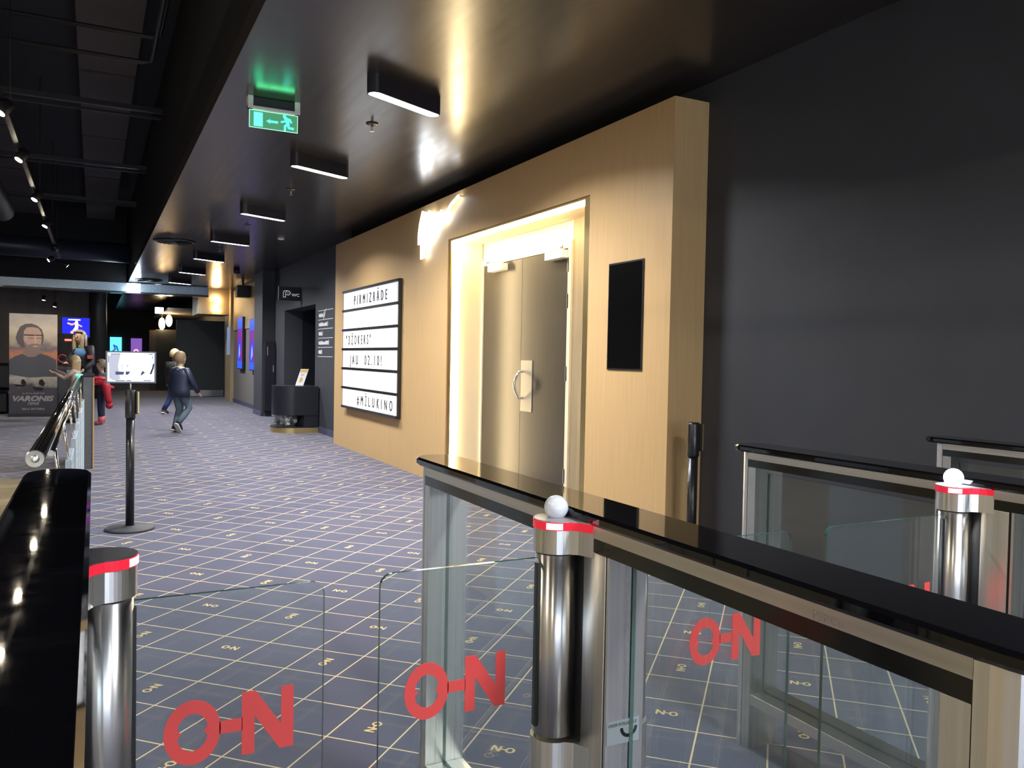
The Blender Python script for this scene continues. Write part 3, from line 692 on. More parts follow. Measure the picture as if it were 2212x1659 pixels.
DP = mat('charcoal_partition', (.020, .023, .022), .55)
pt = thing('dark_partition', (25.6, -2.75, 0), 'tall charcoal partition wall with a steel kick plate under the far portal', 'partition')
MB().box(25.6, 25.72, -3.45, -2.12, 0, 2.24, DP).build('partition_panel', pt)
MB().box(25.585, 25.6, -3.42, -2.5, .02, .20, STEEL).build('kick_plate', pt)
pt = thing('dark_partition', (30, -2.06, 0), 'darker low partition further back, left of the tall charcoal one', 'partition')
MB().box(30.0, 30.1, -2.5, -1.83, 0, 2.06, DP).build('partition_panel', pt); MB().box(29.97, 30.0, -1.84, -1.64, 0, 2.03, mat('brown_edge', (.08, .06, .04), .5)).build('edge_post', pt)
struct('wall_back', MB().box(38, 38.2, -6, 6, 0, 4.8, BLACKC))
struct('wall_side', MB().box(25.7, 38, -3.7, -3.5, 0, 3, GREYW))
struct('ceiling', MB().box(27.2, 34, -3.4, -2.0, 2.60, 2.66, mat('pale_soffit', (.35, .32, .30), .7)))
# ------------------------------------------------------------------ header beam
hb = MB(); BM = mat('steel_blue_beam', (.42, .52, .60), .25, .3); hb.box(22.45, 22.75, -2.62, 4.5, 2.77, 2.985, BM, bev=.01); hb.box(22.42, 22.8, -2.62, 4.5, 2.73, 2.77, BLKM)
hb.box(22.45, 22.75, -.70, 4.5, 2.985, 4.7, BLACKC); hb.box(22.5, 22.7, -2.6, -2.5, 2.985, 3.0, BLKM)
struct('trim_2', hb)
for x, y, z, w_, h, l in ((21.8, -.84, 2.82, .29, .22, 'overexposed white emergency sign box in front of the steel beam'), (27, -1.75, 2.55, .23, .18, 'small white lit sign box beyond the beam')):
    t = thing('emergency_light', (x, y, z), l, 'lit sign')
    MB().box(x-.02, x+.03, y-w_/2, y+w_/2, z-h/2, z+h/2, emis('cool_box', (.75, .87, 1.), 9.)).build('light_face', t)
    MB().box(x-.03, x+.04, y-w_/2-.01, y+w_/2+.01, z+h/2, z+h/2+.03, BLK).tube([(x, y-.1, z+h/2+.03), (x, y-.1, 3.)], .006, BLK, 6).build('hanger', t)
# ------------------------------------------------------------------ left side beyond the carpet
struct('wall_left', MB().box(26, 26.3, .10, 6, 0, 4.7, BROWNW).box(9.5, 26, 5.8, 6, 0, 4.7, GREYW))
MB().lathe([(.22, 0), (.22, 4.7)], (25.0, -.085, 0), mat('column_paint', (.035, .035, .035), .4), 32).build('round_column', label='tall round dark column behind the woman', cat='column')
struct('wall_foyer', MB().box(-6, 9.5, 5.8, 6, 0, 4.7, mat('foyer_wall', (.50, .44, .36), .6)))
for k, x in enumerate((-3.5, .5, 4.5)):  # unseen lamps added to brighten the steel rails and right wall
    t = thing('added_foyer_lamp', (x, 4.2, 4.6), 'added unseen round foyer downlight over the beige floor', 'ceiling lamp', 'added foyer lamps')
    MB().lathe([(.16, .1), (.16, 0), (.14, -.01)], (x, 4.2, 4.6), WHITE, 24).build('housing', t)
    MB().lathe([(.13, -.012), (.13, -.018)], (x, 4.2, 4.6), emis('fill_lens', (1., .9, .75), 8.), 24).build('lens', t)
    li = bpy.data.lights.new('fill_light', 'AREA'); li.shape = 'DISK'; li.size = .24; li.energy = 42; li.color = (1., .88, .70)
    lo = bpy.data.objects.new('fill_light', li); COL.objects.link(lo); lo.parent = t; lo.location = (0, 0, -.03)
# banner
bn = thing('banner_stand', (18.25, 1.04, 0), 'tall film banner with a bearded man in glasses at the left', 'banner')
bw, bh = .80, 1.97
FB = frontF(18.2, 1.438, .0)
ca = math.atan2(0, 1)
def ramp(name, stops, axis=2, emit=0):
    m = mat(name, (.5, .5, .5), .45); l = m.node_tree.links; b = m.node_tree.nodes['Principled BSDF']
    tc = N(m, 'ShaderNodeTexCoord'); sx = N(m, 'ShaderNodeSeparateXYZ'); l.new(tc.outputs['Generated'], sx.inputs[0])
    no = N(m, 'ShaderNodeTexNoise'); no.inputs['Scale'].default_value = 4; mpn = N(m, 'ShaderNodeMapping'); mpn.inputs['Scale'].default_value = (1, 1, 3); l.new(tc.outputs['Generated'], mpn.inputs[0]); l.new(mpn.outputs[0], no.inputs['Vector'])
    ma = N(m, 'ShaderNodeMath', operation='MULTIPLY_ADD'); ma.inputs[1].default_value = .16; l.new(no.outputs['Fac'], ma.inputs[0]); l.new(sx.outputs[axis], ma.inputs[2])
    su = N(m, 'ShaderNodeMath', operation='SUBTRACT'); su.inputs[1].default_value = .08; l.new(ma.outputs[0], su.inputs[0])
    cr = N(m, 'ShaderNodeValToRGB'); e = cr.color_ramp.elements
    e[0].position = stops[0][0]; e[0].color = (*stops[0][1], 1); e[1].position = stops[-1][0]; e[1].color = (*stops[-1][1], 1)
    for p_, c2 in stops[1:-1]: q = e.new(p_); q.color = (*c2, 1)
    l.new(su.outputs[0], cr.inputs[0]); l.new(cr.outputs[0], b.inputs['Base Color']); return m
SKYP = ramp('printed_sky', [(0, (.05, .05, .07)), (.27, (.06, .06, .08)), (.31, (.30, .28, .27)), (.37, (.45, .42, .38)), (.42, (.07, .08, .11)), (.60, (.55, .22, .13)), (.66, (.16, .14, .17)), (.74, (.45, .38, .32)), (.84, (.62, .55, .46)), (1., (.38, .36, .38))])
MB().box(0, bw, .03, bh, -.006, 0, SKYP, F=FB).build('banner_cloth', bn)
MB().box(-.02, bw+.02, 0, .06, -.05, .05, BLKM, F=FB, bev=.005).build('banner_base', bn)
mb = MB(); SH = mat('print_shirt', (.08, .085, .11), .5); FC = mat('print_face', (.50, .34, .29), .5); HR = mat('print_hair', (.11, .10, .115), .5); BD = mat('print_beard', (.26, .19, .18), .5); LT = mat('print_light', (.62, .42, .34), .5)
def pp(pts, d, m): mb.prism([(x*bw, (1-y)*(bh-.03)+.03) for x, y in pts][::-1], 0, d, m, FB)
pp([(.0, .455), (.12, .42), (.27, .395), (.36, .42), (.52, .42), (.64, .39), (.8, .41), (.97, .45), (.98, .62), (.7, .62), (.4, .63), (.0, .60)], .0005, SH)
pp([(.31, .34), (.62, .34), (.64, .39), (.52, .425), (.38, .425), (.28, .395)], .0008, BD)
pp([(.13, .24), (.16, .19), (.22, .13), (.33, .10), (.46, .095), (.58, .115), (.67, .15), (.71, .21), (.71, .26), (.67, .31), (.62, .33), (.25, .33), (.17, .29)], .0010, HR)
pp([(.30, .17), (.36, .135), (.48, .13), (.60, .14), (.66, .18), (.67, .25), (.65, .31), (.60, .365), (.50, .385), (.40, .375), (.33, .33), (.29, .25)], .0014, FC)
pp([(.31, .27), (.38, .31), (.46, .295), (.58, .295), (.645, .30), (.60, .37), (.50, .395), (.40, .385), (.33, .34)], .0018, BD)
pp([(.52, .21), (.56, .225), (.565, .27), (.545, .285), (.51, .28)], .0022, LT); pp([(.48, .315), (.60, .315), (.58, .325), (.5, .327)], .0022, LT); pp([(.33, .21), (.35, .21), (.35, .27), (.33, .26)], .002, LT)
for a in ((.30, .205, .52, .215), (.53, .205, .69, .213), (.39, .238, .51, .242), (.55, .238, .665, .242)): pp([(a[0], a[1]), (a[2], a[1]), (a[2], a[3]), (a[0], a[3])], .0026, LETTER)
for x, y, s in ((.30, .68, 1), (.68, .685, 1.2)): pp([(x-.05*s, y-.03), (x, y-.035*s), (x+.05*s, y), (x+.03, y+.03*s), (x-.06*s, y+.01)], .001, LETTER)
pp([(.08, .695), (.30, .70), (.33, .72), (.15, .72)], .001, LETTER); pp([(.48, .72), (.72, .73), (.68, .76), (.52, .755)], .001, LETTER)
mb.build('banner_picture', bn)
TP = mat('print_grey', (.34, .33, .36), .5)
def line(s, size, zy, width, sh=.0, bold=0):
    me = text(s, size, .0003, 1, 1, sh, bold=bold); xs = [v.co.x for v in me.vertices]; k = width/(max(xs)-min(xs)); mn = min(xs)
    for v in me.vertices: v.co.x = (v.co.x-mn)*k
    MB().mesh(me, TP, FB @ Matrix.Translation(((bw-width)/2, zy, .0016))).build('title_lettering', bn)
line('VARONIS', .135, .30, .69, .25, .007); line('\u0413\u0415\u0420\u041e\u0419', .06, .225, .19, .2, .003); line('NO 4. OKTOBRA', .048, .13, .38, 0, .002); line('JA NE TU, KUR\u0160 TAD?', .03, .435, .38, .2, .001)
# arcade-like dark machine beside the woman
am = thing('arcade_machine', (18.6, .52, 0), 'dark arcade machine with a red ring behind the long-haired girl', 'arcade machine')
MB().prism([(0, 0), (.5, 0), (.5, 1.5), (.25, 1.62), (.1, 1.5), (.16, 1.1), (0, .95)], -.28, .28, BLKM, frame((18.35, .5, 0), (1, 0, 0), (0, 0, 1))).build('machine_body', am)
mb = MB(); pts = [(18.40+.0, .56+.075*math.cos(2*PI*k/16), 1.12+.075*math.sin(2*PI*k/16)) for k in range(17)]; mb.tube(pts, .018, mat('red_ring_paint', (.25, .02, .03), .4), 8); mb.build('steering_wheel', am, label='dark red wheel')
mb = MB(); mb.box(18.42, 18.44, .40, .52, 1.47, 1.51, emis('red_lamp', (1, .15, .1), 1.0)); mb.build('red_light', am)
mb = MB(); mb.box(18.34, 18.36, .33, .48, .72, .9, mat('chrome_part', (.3, .32, .35), .3, .8)); mb.build('coin_plate', am)
sf = MB(); sf.box(19.0, 19.9, 1.5, 3.0, 0, .45, BLK, bev=.05); sf.box(19.6, 19.9, 1.5, 3.0, .45, 1.0, BLK, bev=.06); sf.build('lounge_sofa', label='black upholstered seat cut off at the left edge behind the banner', cat='sofa')
# screens at the back
tv = thing('wall_television', (24.3, .43, 1.65), 'bright blue television screen with an orange figure behind the woman', 'television')
MB().box(24.3, 24.36, .10, .76, 1.63, 2.16, BLK, bev=.005).build('bezel', tv); MB().box(24.34, 24.5, .38, .46, 0, 1.7, BLK).build('stand', tv)
s1 = MB().box(24.29, 24.3, .115, .745, 1.645, 2.145, emis('tv_blue', (.01, .02, 1.), 0.45)).build('screen', tv)
mb = MB(); FT = frontF(24.289, .745, 1.645); ORG = emis('tv_orange', (1., .25, .12), 1.2); WT = emis('tv_white', (1, .8, .75), 1.3)
mb.prism([(.13, .43), (.15, .46), (.42, .46), (.42, .43)], 0, .002, WT, FT)
for pts, r, m_ in (([(.14, .35), (.22, .32), (.32, .36)], .02, ORG), ([(.33, .34), (.33, .25), (.30, .2)], .035, WT), ([(.30, .2), (.22, .12), (.24, .06)], .025, ORG), ([(.32, .22), (.38, .16), (.44, .10)], .022, ORG), ([(.36, .33), (.44, .28)], .016, ORG)): strokep(mb, pts, r, FT, m_, .003)
mb.prism([(.33+.035*math.cos(a*PI/5), .385+.035*math.sin(a*PI/5)) for a in range(10)], 0, .003, WT, FT); mb.build('screen_figure', s1)
for (y0, y1, z0, z1, cm, l) in ((-.55, -.97, 1.2, 1.86, emis('cyan_poster', (.15, .75, 1.), 0.54), 'small cyan lit poster on the dark back wall'), (-1.30, -1.70, 1.2, 1.83, emis('purple_poster', (.20, .09, .40), 0.495), 'small purple lit poster on the dark back wall')):
    t = thing('back_wall_poster', (37.9, (y0+y1)/2, z0), l, 'poster')
    k = 37.9/36
    y0 *= k; y1 *= k; zz0 = 1.27+(z0-1.27)*k-.25; zz1 = 1.27+(z1-1.27)*k
    MB().box(37.9, 38.0, y1, y0, zz0, zz1, cm).build('poster_face', t)
    mb = MB(); Fp = frontF(37.899, y0, zz0)
    if y0 > -1: strokep(mb, [(.1, .35), (.2, .45), (.15, .6), (.25, .55), (.3, .4)], .03, Fp, emis('poster_navy', (.02, .1, .4), .6)); strokep(mb, [(.08, .3), (.35, .32)], .02, Fp, WT)
    else: strokep(mb, [(.20+.08*math.cos(a), .36+.08*math.sin(a)) for a in [PI*k/6 for k in range(0, 8)]], .014, Fp, WT); strokep(mb, [(.2, .28), (.22, .38), (.27, .36)], .03, Fp, emis('poster_red', (.8, .05, .1), .8))
    mb.build('poster_picture', t)
# handrail with hanging frosted plates
hr = thing('chrome_handrail', (6, .14, 0), 'chrome handrail with frosted panels along the left of the carpet', 'handrail')
HX0, HX1, HZ = 2.48, 9.93, .985
def HY(x): return .138+.004*(x-2.4)/7.6
mb = MB(); mb.tube([(HX0, .138, HZ), (HX1, .145, 1.0)], .022, CHROME, 20); mb.build('rail_tube', hr)
mb = MB(); mb.tube([(HX0-.002, .138, HZ), (HX0+.004, .138, HZ)], [.004, .024], STEEL, 20); mb.build('end_cap', hr)
mb = MB(); mb.tube([(HX0+.4, .118, HZ-.03), (HX1, .125, .965)], .010, CHROME, 10); mb.build('lower_tube', hr)
FROST = mat('frosted_plate', (.52, .64, .72), .25, .0, spec=.8)
for k, x in enumerate((3.1, 4.0, 5.0, 6.0, 7.2, 8.6)):
    mb = MB(); mb.box(x, x+.5, .085, .11, .02, .80, FROST, bev=.004); pl = mb.build('frosted_panel', hr)
    MB().tube([(x+.03, .10, .80), (x+.03, .118, .955)], .006, CHROME, 8).build('bracket', hr)
gp = thing('tall_gate_cabinet', (10.1, .05, 0), 'tall narrow steel and glass gate cabinet with a green light beyond the handrail', 'turnstile')
MB().box(10.12, 10.9, .045, .16, 0, 1.0, mat('gate_dark', (.03, .03, .025), .3), bev=.003).build('cabinet_side', gp)
MB().box(9.97, 10.12, .0, .105, 0, .995, mat('gate_grey', (.12, .13, .14), .25), bev=.002).build('cabinet_front', gp)
MB().box(9.95, 9.97, -.002, .012, 0, .99, WOOD).build('edge_trim', gp)
MB().box(10.05, 10.117, .125, .135, .45, .93, GOLD).build('brass_strip', gp)
MB().box(9.96, 10.95, -.005, .165, 1.0, 1.012, BLK).build('cabinet_top', gp)
MB().ell((10.05, .145, 1.015), (.05, .035, .012), emis('green_led', (.05, 1., .4), 3.)).build('green_light', gp)
# ------------------------------------------------------------------ track lights
tr = MB(); tr.box(1.5, 18.6, .60, .64, 3.10, 3.135, BLK); tr = tr.build('track_rail', label='long black lighting track hanging under the open ceiling', cat='track rail')
for x in (3, 7.9, 12, 15.5, 17.4): MB().tube([(x, .62, 3.13), (x, .62, 4.7)], .004, BLK, 6).build('suspension_rod', tr)
def spot(x, y, z, d, label, e=60, on=True):
    t = thing('track_spot', (x, y, z), label, 'spotlight', 'track spotlights')
    d = Vector(d).normalized(); q = d.to_track_quat('-Z', 'Y').to_matrix().to_4x4(); F = Matrix.Translation((x, y, z)) @ q
    MB().lathe([(.045, .0), (.048, .01), (.048, .10), (.03, .12)], (0, 0, 0), BLK, 18, F=F).build('spot_body', t)
    MB().lathe([(.034, -.001), (.034, .004)], (0, 0, 0), SPOTE, 18, F=F).build('lens', t)
    MB().tube([(x, y, z+.05), (x, .62 if abs(y-.62) < .2 else y, 3.11)], .008, BLK, 8).build('stem', t)
    if on:
        li = bpy.data.lights.new('spot_beam', 'SPOT'); li.energy = e; li.spot_size = 1.3; li.spot_blend = .6; li.color = (1, .86, .66); li.shadow_soft_size = .04
        lo = bpy.data.objects.new('spot_beam', li); COL.objects.link(lo)
        lo.parent = t; lo.matrix_parent_inverse = pinv(t)
        lo.matrix_basis = Matrix.Translation(Vector((x, y, z))+d*.02) @ q
for x, l in ((4.9, 'first track spotlight, above the speed gates'), (7.1, 'track spotlight cut by the left edge of the picture'), (8.75, 'brightest track spotlight below the picture-edge one'), (10.95, 'middle one of the glowing track spotlights'), (13.2, 'track spotlight second from the far end of the row'), (16.2, 'farthest track spotlight of the regular row')):
    spot(x, .62, 3.0, (-.35, .55, -1) if x < 16 else (1., .22, -.75), l, 35 if x < 16 else 70)
spot(18.3, .80, 3.02, (-.2, .8, -.6), 'end spotlight of the track turned to the left', 25)
spot(19.4, .50, 3.03, (.1, -.8, -.6), 'end spotlight of the track turned to the right', 25)
for y, l in ((1.15, 'spotlight beyond the beam above the banner, left one'), (.95, 'spotlight beyond the beam above the banner, middle one'), (.80, 'spotlight beyond the beam above the banner, right one')):
    spot(24.0+(1.15-y)*6, y, 2.55 if y > 1 else 2.45, (-.1, .2, -1), l, 30)
# ducts and pipes under the open ceiling
dk = mat('duct_grey', (.055, .05, .048), .5)
MB().tube([(2, 1.45, 3.75), (16.6, 1.45, 3.75), (17.0, 1.45, 3.72)], .19, dk, 24).build('air_duct', label='fat round grey air duct along the open ceiling at the left edge', cat='duct')
for y, z, l in ((-.55, 4.3, 'thin dark pipe nearest the lowered ceiling edge'), (-.48, 4.05, 'thin dark pipe second from the lowered ceiling edge')):
    MB().tube([(2, y, z), (8.6, y, z), (8.7, y+.08, z), (8.7, .75, z)], .022, PIPE, 10).build('ceiling_pipe', label=l, cat='pipe', group='pipes under the open ceiling')
for k, (x, l) in enumerate(((6.0, 'nearest cross rail under the open ceiling'), (11, 'second cross rail under the open ceiling'), (14.5, 'third cross rail under the open ceiling'), (18, 'farthest cross rail under the open ceiling'))):
    MB().box(x, x+.06, -.74, 3, 4.2, 4.26, PIPE).box(x+.3, x+.33, -.74, 3, 4.2, 4.23, PIPE).build('cross_rail', label=l, cat='cable rail', group='cross rails under the open ceiling')
MB().tube([(20.5, -.7, 3.5), (20.5, 4, 3.5)], .22, mat('blue_duct', (.02, .03, .05), .35), 24).build('cross_duct', label='round dark blue duct crossing before the steel beam', cat='duct')
cm = thing('security_camera', (2.5, -3.2, 2.9), 'small dark device with a white dot by the ceiling in the top right corner', 'security camera')
# ------------------------------------------------------------------ people
def skinobj(name, verts, edges, radii, m, parent, sub=1):
    me = bpy.data.meshes.new(name); me.from_pydata(verts, edges, []); me.materials.append(m)
    o = bpy.data.objects.new(name, me); COL.objects.link(o)
    me.skin_vertices.new() if hasattr(me.skin_vertices, 'new') and not me.skin_vertices else None
    md = o.modifiers.new('skin', 'SKIN'); md.use_smooth_shade = True
    sm = o.modifiers.new('sub', 'SUBSURF'); sm.levels = sub; sm.render_levels = sub+1
    if not me.skin_vertices: 
        pass
    sv = me.skin_vertices[0].data
    for i, r in enumerate(radii):
        sv[i].radius = (r, r) if not isinstance(r, tuple) else r
        sv[i].use_root = (i == 0)
    if parent: o.parent = parent; o.matrix_parent_inverse = pinv(parent)
    return o
def person(x, y, H, head, label, J, cloth, hair, adult=False, hz=0.):
    t = thing('person', (x, y, 0), label, 'person')
    M = Matrix.Translation((x, y, 0)) @ Matrix.Rotation(head, 4, 'Z')
    hs = .135 if adult else .165       # head height share
    base = dict(pel=(0, 0, .53), bel=(0, 0, .62), che=(.0, 0, .73), nk=(0, 0, .825 if adult else .80), hd=(.012, 0, .925 if adult else .905),
                hL=(0, .05, .50), hR=(0, -.05, .50), kL=(.01, .055, .28), kR=(.01, -.055, .28), aL=(0, .055, .05), aR=(0, -.055, .05), tL=(.09, .06, .02), tR=(.09, -.06, .02),
                sL=(0, .105, .785 if adult else .765), sR=(0, -.105, .785 if adult else .765), eL=(-.01, .13, .62), eR=(-.01, -.13, .62), wL=(.03, .13, .47), wR=(.03, -.13, .47))
    base.update(J)
    P = {k: M @ (Vector(v)*H) for k, v in base.items()}
    f = (M.to_3x3() @ Vector((1, 0, 0))); lft = (M.to_3x3() @ Vector((0, 1, 0))); up = Vector((0, 0, 1))
    hv = P['hd']; HR_ = hs*H/2
    hf = (Matrix.Rotation(hz, 3, 'Z') @ f).normalized(); hl = up.cross(hf).normalized()
    SK = mat('skin', (.60, .38, .28), .5)
    V, E, Rd = [], [], []
    def v(p, r): V.append(tuple(p)); Rd.append(r*H); return len(V)-1
    def e(a, b): E.append((a, b)); return b
    pe = v(P['pel'], .062); be = e(pe, v(P['bel'], .060)); ch = e(be, v(P['che'], .068)); nk = e(ch, v(P['nk'], .028))
    h1 = e(nk, v(hv-up*HR_*.45+hf*HR_*.1, hs*.34)); h2 = e(h1, v(hv+up*HR_*.15, hs*.42)); h3 = e(h2, v(hv+up*HR_*.65, hs*.33))
    nz = e(h2, v(hv+hf*HR_*.92-up*HR_*.12, hs*.055))
    for s in 'LR':
        a = e(pe, v(P['h'+s], .045)); a = e(a, v((P['h'+s]+P['k'+s])/2, .043)); a = e(a, v(P['k'+s], .031)); a = e(a, v((P['k'+s]+P['a'+s])/2+(P['a'+s]-P['k'+s]).normalized()*0-f*.005*H, .029)); a = e(a, v(P['a'+s], .019)); e(a, v(P['t'+s], .018))
        a = e(ch, v(P['s'+s], .034)); a = e(a, v((P['s'+s]+P['e'+s])/2, .028)); a = e(a, v(P['e'+s], .023)); a = e(a, v((P['e'+s]+P['w'+s])/2, .021)); a = e(a, v(P['w'+s], .015))
        d = (P['w'+s]-P['e'+s]).normalized(); pl = e(a, v(P['w'+s]+d*.035*H, .018)); sd = d.cross(up if abs(d.z) < .8 else f).normalized(); nn = sd.cross(d)
        for q, (o_, L) in enumerate(((-.015, .040), (-.005, .047), (.005, .045), (.014, .036))):
            k1 = e(pl, v(P['w'+s]+d*(.050)*H+sd*o_*H, .0055)); k2 = e(k1, v(P['w'+s]+d*(.05+L*.5)*H+sd*o_*1.25*H+nn*.003*H, .0050)); e(k2, v(P['w'+s]+d*(.05+L*.85)*H+sd*o_*1.3*H+nn*.010*H, .0045))
        k1 = e(pl, v(P['w'+s]+d*.03*H-sd*.024*H, .006)); e(k1, v(P['w'+s]+d*.05*H-sd*.034*H, .005))
    skinobj('body', V, E, Rd, SK, t)
    # face features
    mb = MB(); dk_ = mat('eye_dark', (.02, .015, .01), .3)
    for sgn in (-1, 1): mb.ell(tuple(hv+hf*HR_*.80+hl*HR_*.33*sgn+up*HR_*.02), (HR_*.09,)*3, dk_, 8, 6)
    mb.build('eyes', t)
    mb = MB(); mb.tube([hv+hf*HR_*.76-up*HR_*.50+hl*HR_*k for k in (-.22, 0, .22)], HR_*.05, mat('lips', (.45, .16, .14), .5), 6); mb.build('mouth', t)
    mb = MB()
    for sgn in (-1, 1): mb.ell(tuple(hv+hl*HR_*.80*sgn-up*HR_*.08-hf*HR_*.05), (HR_*.14, HR_*.14, HR_*.2), SK, 8, 6)
    mb.build('ears', t)
    # hair
    FH = Matrix(((hf.x, hl.x, 0, hv.x), (hf.y, hl.y, 0, hv.y), (hf.z, hl.z, 1, hv.z), (0, 0, 0, 1)))
    hm = hair[0]
    mb = MB(); mb.ell((0, 0, 0), (HR_*1.02, HR_*.93, HR_*1.12), hm, 20, 14, F=FH @ Matrix.Translation((-.08*HR_, 0, .12*HR_)), cut=lambda c: (c.x > .35 and c.z < .45) or c.z < -.62 or (c.x > .05 and c.z < -.15))
    if hair[1] > 0:     # long hair down the back: lofted curtain
        L = hair[1]*H; rings = []
        for q in range(7):
            tt = q/6; zz = .35*HR_-tt*L; wd = HR_*(.98+.18*math.sin(tt*PI)-.20*tt); dp = HR_*(.95-.30*tt); ring = []
            for k in range(15):
                a = PI/2+PI*k/14; ring.append((dp*math.cos(a)-.15*HR_, wd*math.sin(a), zz))
            for k in range(14, -1, -1):
                a = PI/2+PI*k/14; ring.append((dp*.62*math.cos(a)-.10*HR_, wd*.84*math.sin(a), zz))
            rings.append(ring)
        mb.loft(rings, hm, F=FH)
        if len(hair) > 2:
            for sgn in (-1, 1): mb.tube([FH @ Vector((HR_*.35, HR_*.78*sgn, HR_*.3)), FH @ Vector((HR_*.32, HR_*.85*sgn, -HR_*.5)), FH @ Vector((HR_*.35, HR_*.75*sgn, -HR_*1.6)), FH @ Vector((HR_*.5, HR_*.55*sgn, -L*.85))], [HR_*.20, HR_*.30, HR_*.36, HR_*.14], hm, 8)
    mb.build('hair', t)
    # clothes: lofted trunk + sleeves / legs
    def trunk(mb, m, lo, hi, rx, ry, flare=1.):
        pts = [P['pel'], P['bel'], P['che'], P['nk']]
        zs = [lo, .53, .62, .70, .765, .80]; rs = [flare, 1., .93, 1.02, .98, .40]
        rings = []
        for z_, r_ in zip(zs, rs):
            if z_ > hi: continue
            zz = z_*H
            def at(z):
                for a, b in zip(pts, pts[1:]):
                    if z <= b.z or b is pts[-1]:
                        k = (z-a.z)/max(1e-6, b.z-a.z); return a+(b-a)*max(-1, min(1.1, k))
            c0 = at(zz); c0 = Vector((c0.x, c0.y, zz))
            rings.append([c0+f*(rx*H*r_)*math.cos(2*PI*k/20)+lft*(ry*H*r_)*math.sin(2*PI*k/20) for k in range(20)])
        mb.loft(rings, m)
    def sleeve(mb, m, s, k=1.3, to=1.):
        w_ = P['e'+s]+(P['w'+s]-P['e'+s])*to
        inn = P['s'+s]+(P['che']-P['s'+s])*.35
        mb.tube([inn, P['s'+s], (P['s'+s]+P['e'+s])/2, P['e'+s], (P['e'+s]+w_)/2, w_], [.045*H*k, .041*H*k, .036*H*k, .032*H*k, .028*H*k, .026*H*k], m, 12)
    def leg(mb, m, s, k=1.12):
        mb.tube([P['h'+s]+up*.04*H, P['h'+s], (P['h'+s]+P['k'+s])/2, P['k'+s], (P['k'+s]+P['a'+s])/2, P['a'+s]+up*.01*H], [.05*H*k, .052*H*k, .046*H*k, .038*H*k, .035*H*k, .030*H*k], m, 12)
    for kind, m, *a in cloth:
        mb = MB()
        if kind in ('jacket', 'shirt', 'dress'):
            trunk(mb, m, a[0], .81,   .094 if kind == 'jacket' else .068, .136 if kind == 'jacket' and not adult else .104, a[1])
            for s in 'LR': sleeve(mb, m, s, 1.15 if kind == 'jacket' else .95, a[2] if len(a) > 2 else 1.)
        elif kind == 'trousers':
            trunk(mb, m, .46, .60, .066, .092, .95)
            for s in 'LR': leg(mb, m, s)
        elif kind in ('shoes', 'boots'):
            for s in 'LR':
                d = (P['t'+s]-P['a'+s]); dd = Vector((d.x, d.y, d.z)); 
                hgt = .10 if kind == 'boots' else .045
                hd_ = Vector((d.x, d.y, 0)).normalized()
                mb.tube([P['a'+s]-dd*.32-up*.012*H, P['a'+s]-up*.012*H, P['a'+s]+dd*.55, P['t'+s]+dd*.12], [.026*H, .033*H, .030*H, .020*H], m, 12)
                if kind == 'boots': mb.tube([P['a'+s]-up*.02*H, P['a'+s]+(P['k'+s]-P['a'+s])*.33], [.036*H, .042*H], m, 12)
                if kind == 'shoes' and a:
                    so = a[0]; ax = dd.normalized(); nrm = (up-ax*up.dot(ax)).normalized(); sd = ax.cross(nrm)
                    c0 = P['a'+s]+dd*.42-nrm*.036*H
                    F = Matrix(((ax.x, sd.x, nrm.x, c0.x), (ax.y, sd.y, nrm.y, c0.y), (ax.z, sd.z, nrm.z, c0.z), (0, 0, 0, 1)))
                    mb.prism(stadium(dd.length*1.75, .062*H, 6), -.008*H, .006*H, so, F)
        elif kind == 'collar':
            mb.loft([[P['nk']+up*z_*H+f*r_*H*math.cos(2*PI*k/16)+lft*r_*1.2*H*math.sin(2*PI*k/16) for k in range(16)] for z_, r_ in ((-.035, .066), (-.012, .060), (.012, .048))], m)
        elif kind == 'hood':
            mb.ell(tuple(P['nk']-f*.035*H-up*.035*H), (.055*H, .055*H, .045*H), m, 14, 10)
        mb.build({'shirt': 'top'}.get(kind, kind), t)
    return t
NV = mat('navy_jacket', (.018, .026, .052), .45); JN = mat('grey_jeans', (.10, .14, .18), .8); SHO = mat('shoe_black', (.015, .015, .018), .5); WS = mat('shoe_sole', (.7, .68, .6), .5); MINT = mat('mint_collar', (.55, .68, .45), .7)
HB = mat('brown_hair', (.20, .13, .065), .6); HBL = mat('blond_hair', (.50, .36, .19), .5); HDB = mat('dark_blond_hair', (.16, .115, .07), .6); BJ = mat('blue_jeans', (.02, .035, .13), .8); PINK = mat('coral_boots', (.62, .13, .15), .7); RDC = mat('red_coat', (.45, .015, .03), .6)
person(14.12, -1.22, 1.30, math.radians(-48), 'boy in a navy jacket and grey-blue jeans striding away on the carpet',
       dict(kL=(.055, .05, .28), aL=(-.02, .05, .058), tL=(.07, .055, .025), kR=(.10, -.06, .30), aR=(-.07, -.05, .115), tR=(-.02, -.045, .045), eR=(.05, -.155, .62), wR=(.15, -.15, .50), eL=(.03, .135, .63), wL=(.10, .10, .53), che=(.01, 0, .73), bel=(0, 0, .62)),
       [('jacket', NV, .44, 1.08), ('trousers', JN), ('shoes', SHO, WS), ('collar', MINT), ('hood', NV)], (HB, 0))
person(18.5, -1.50, 1.36, math.radians(-40), 'fair-haired child in dark jacket mostly hidden behind the striding boy',
       dict(kL=(-.01, .05, .27), aL=(-.12, .10, .05), tL=(-.03, .10, .02), kR=(.10, -.05, .29), aR=(.10, -.05, .05), tR=(.19, -.05, .02)),
       [('jacket', mat('black_jacket', (.012, .012, .014), .6), .45, 1.05), ('trousers', BJ), ('shoes', mat('brown_shoe', (.12, .06, .05), .6), WS)], (HBL, 0))
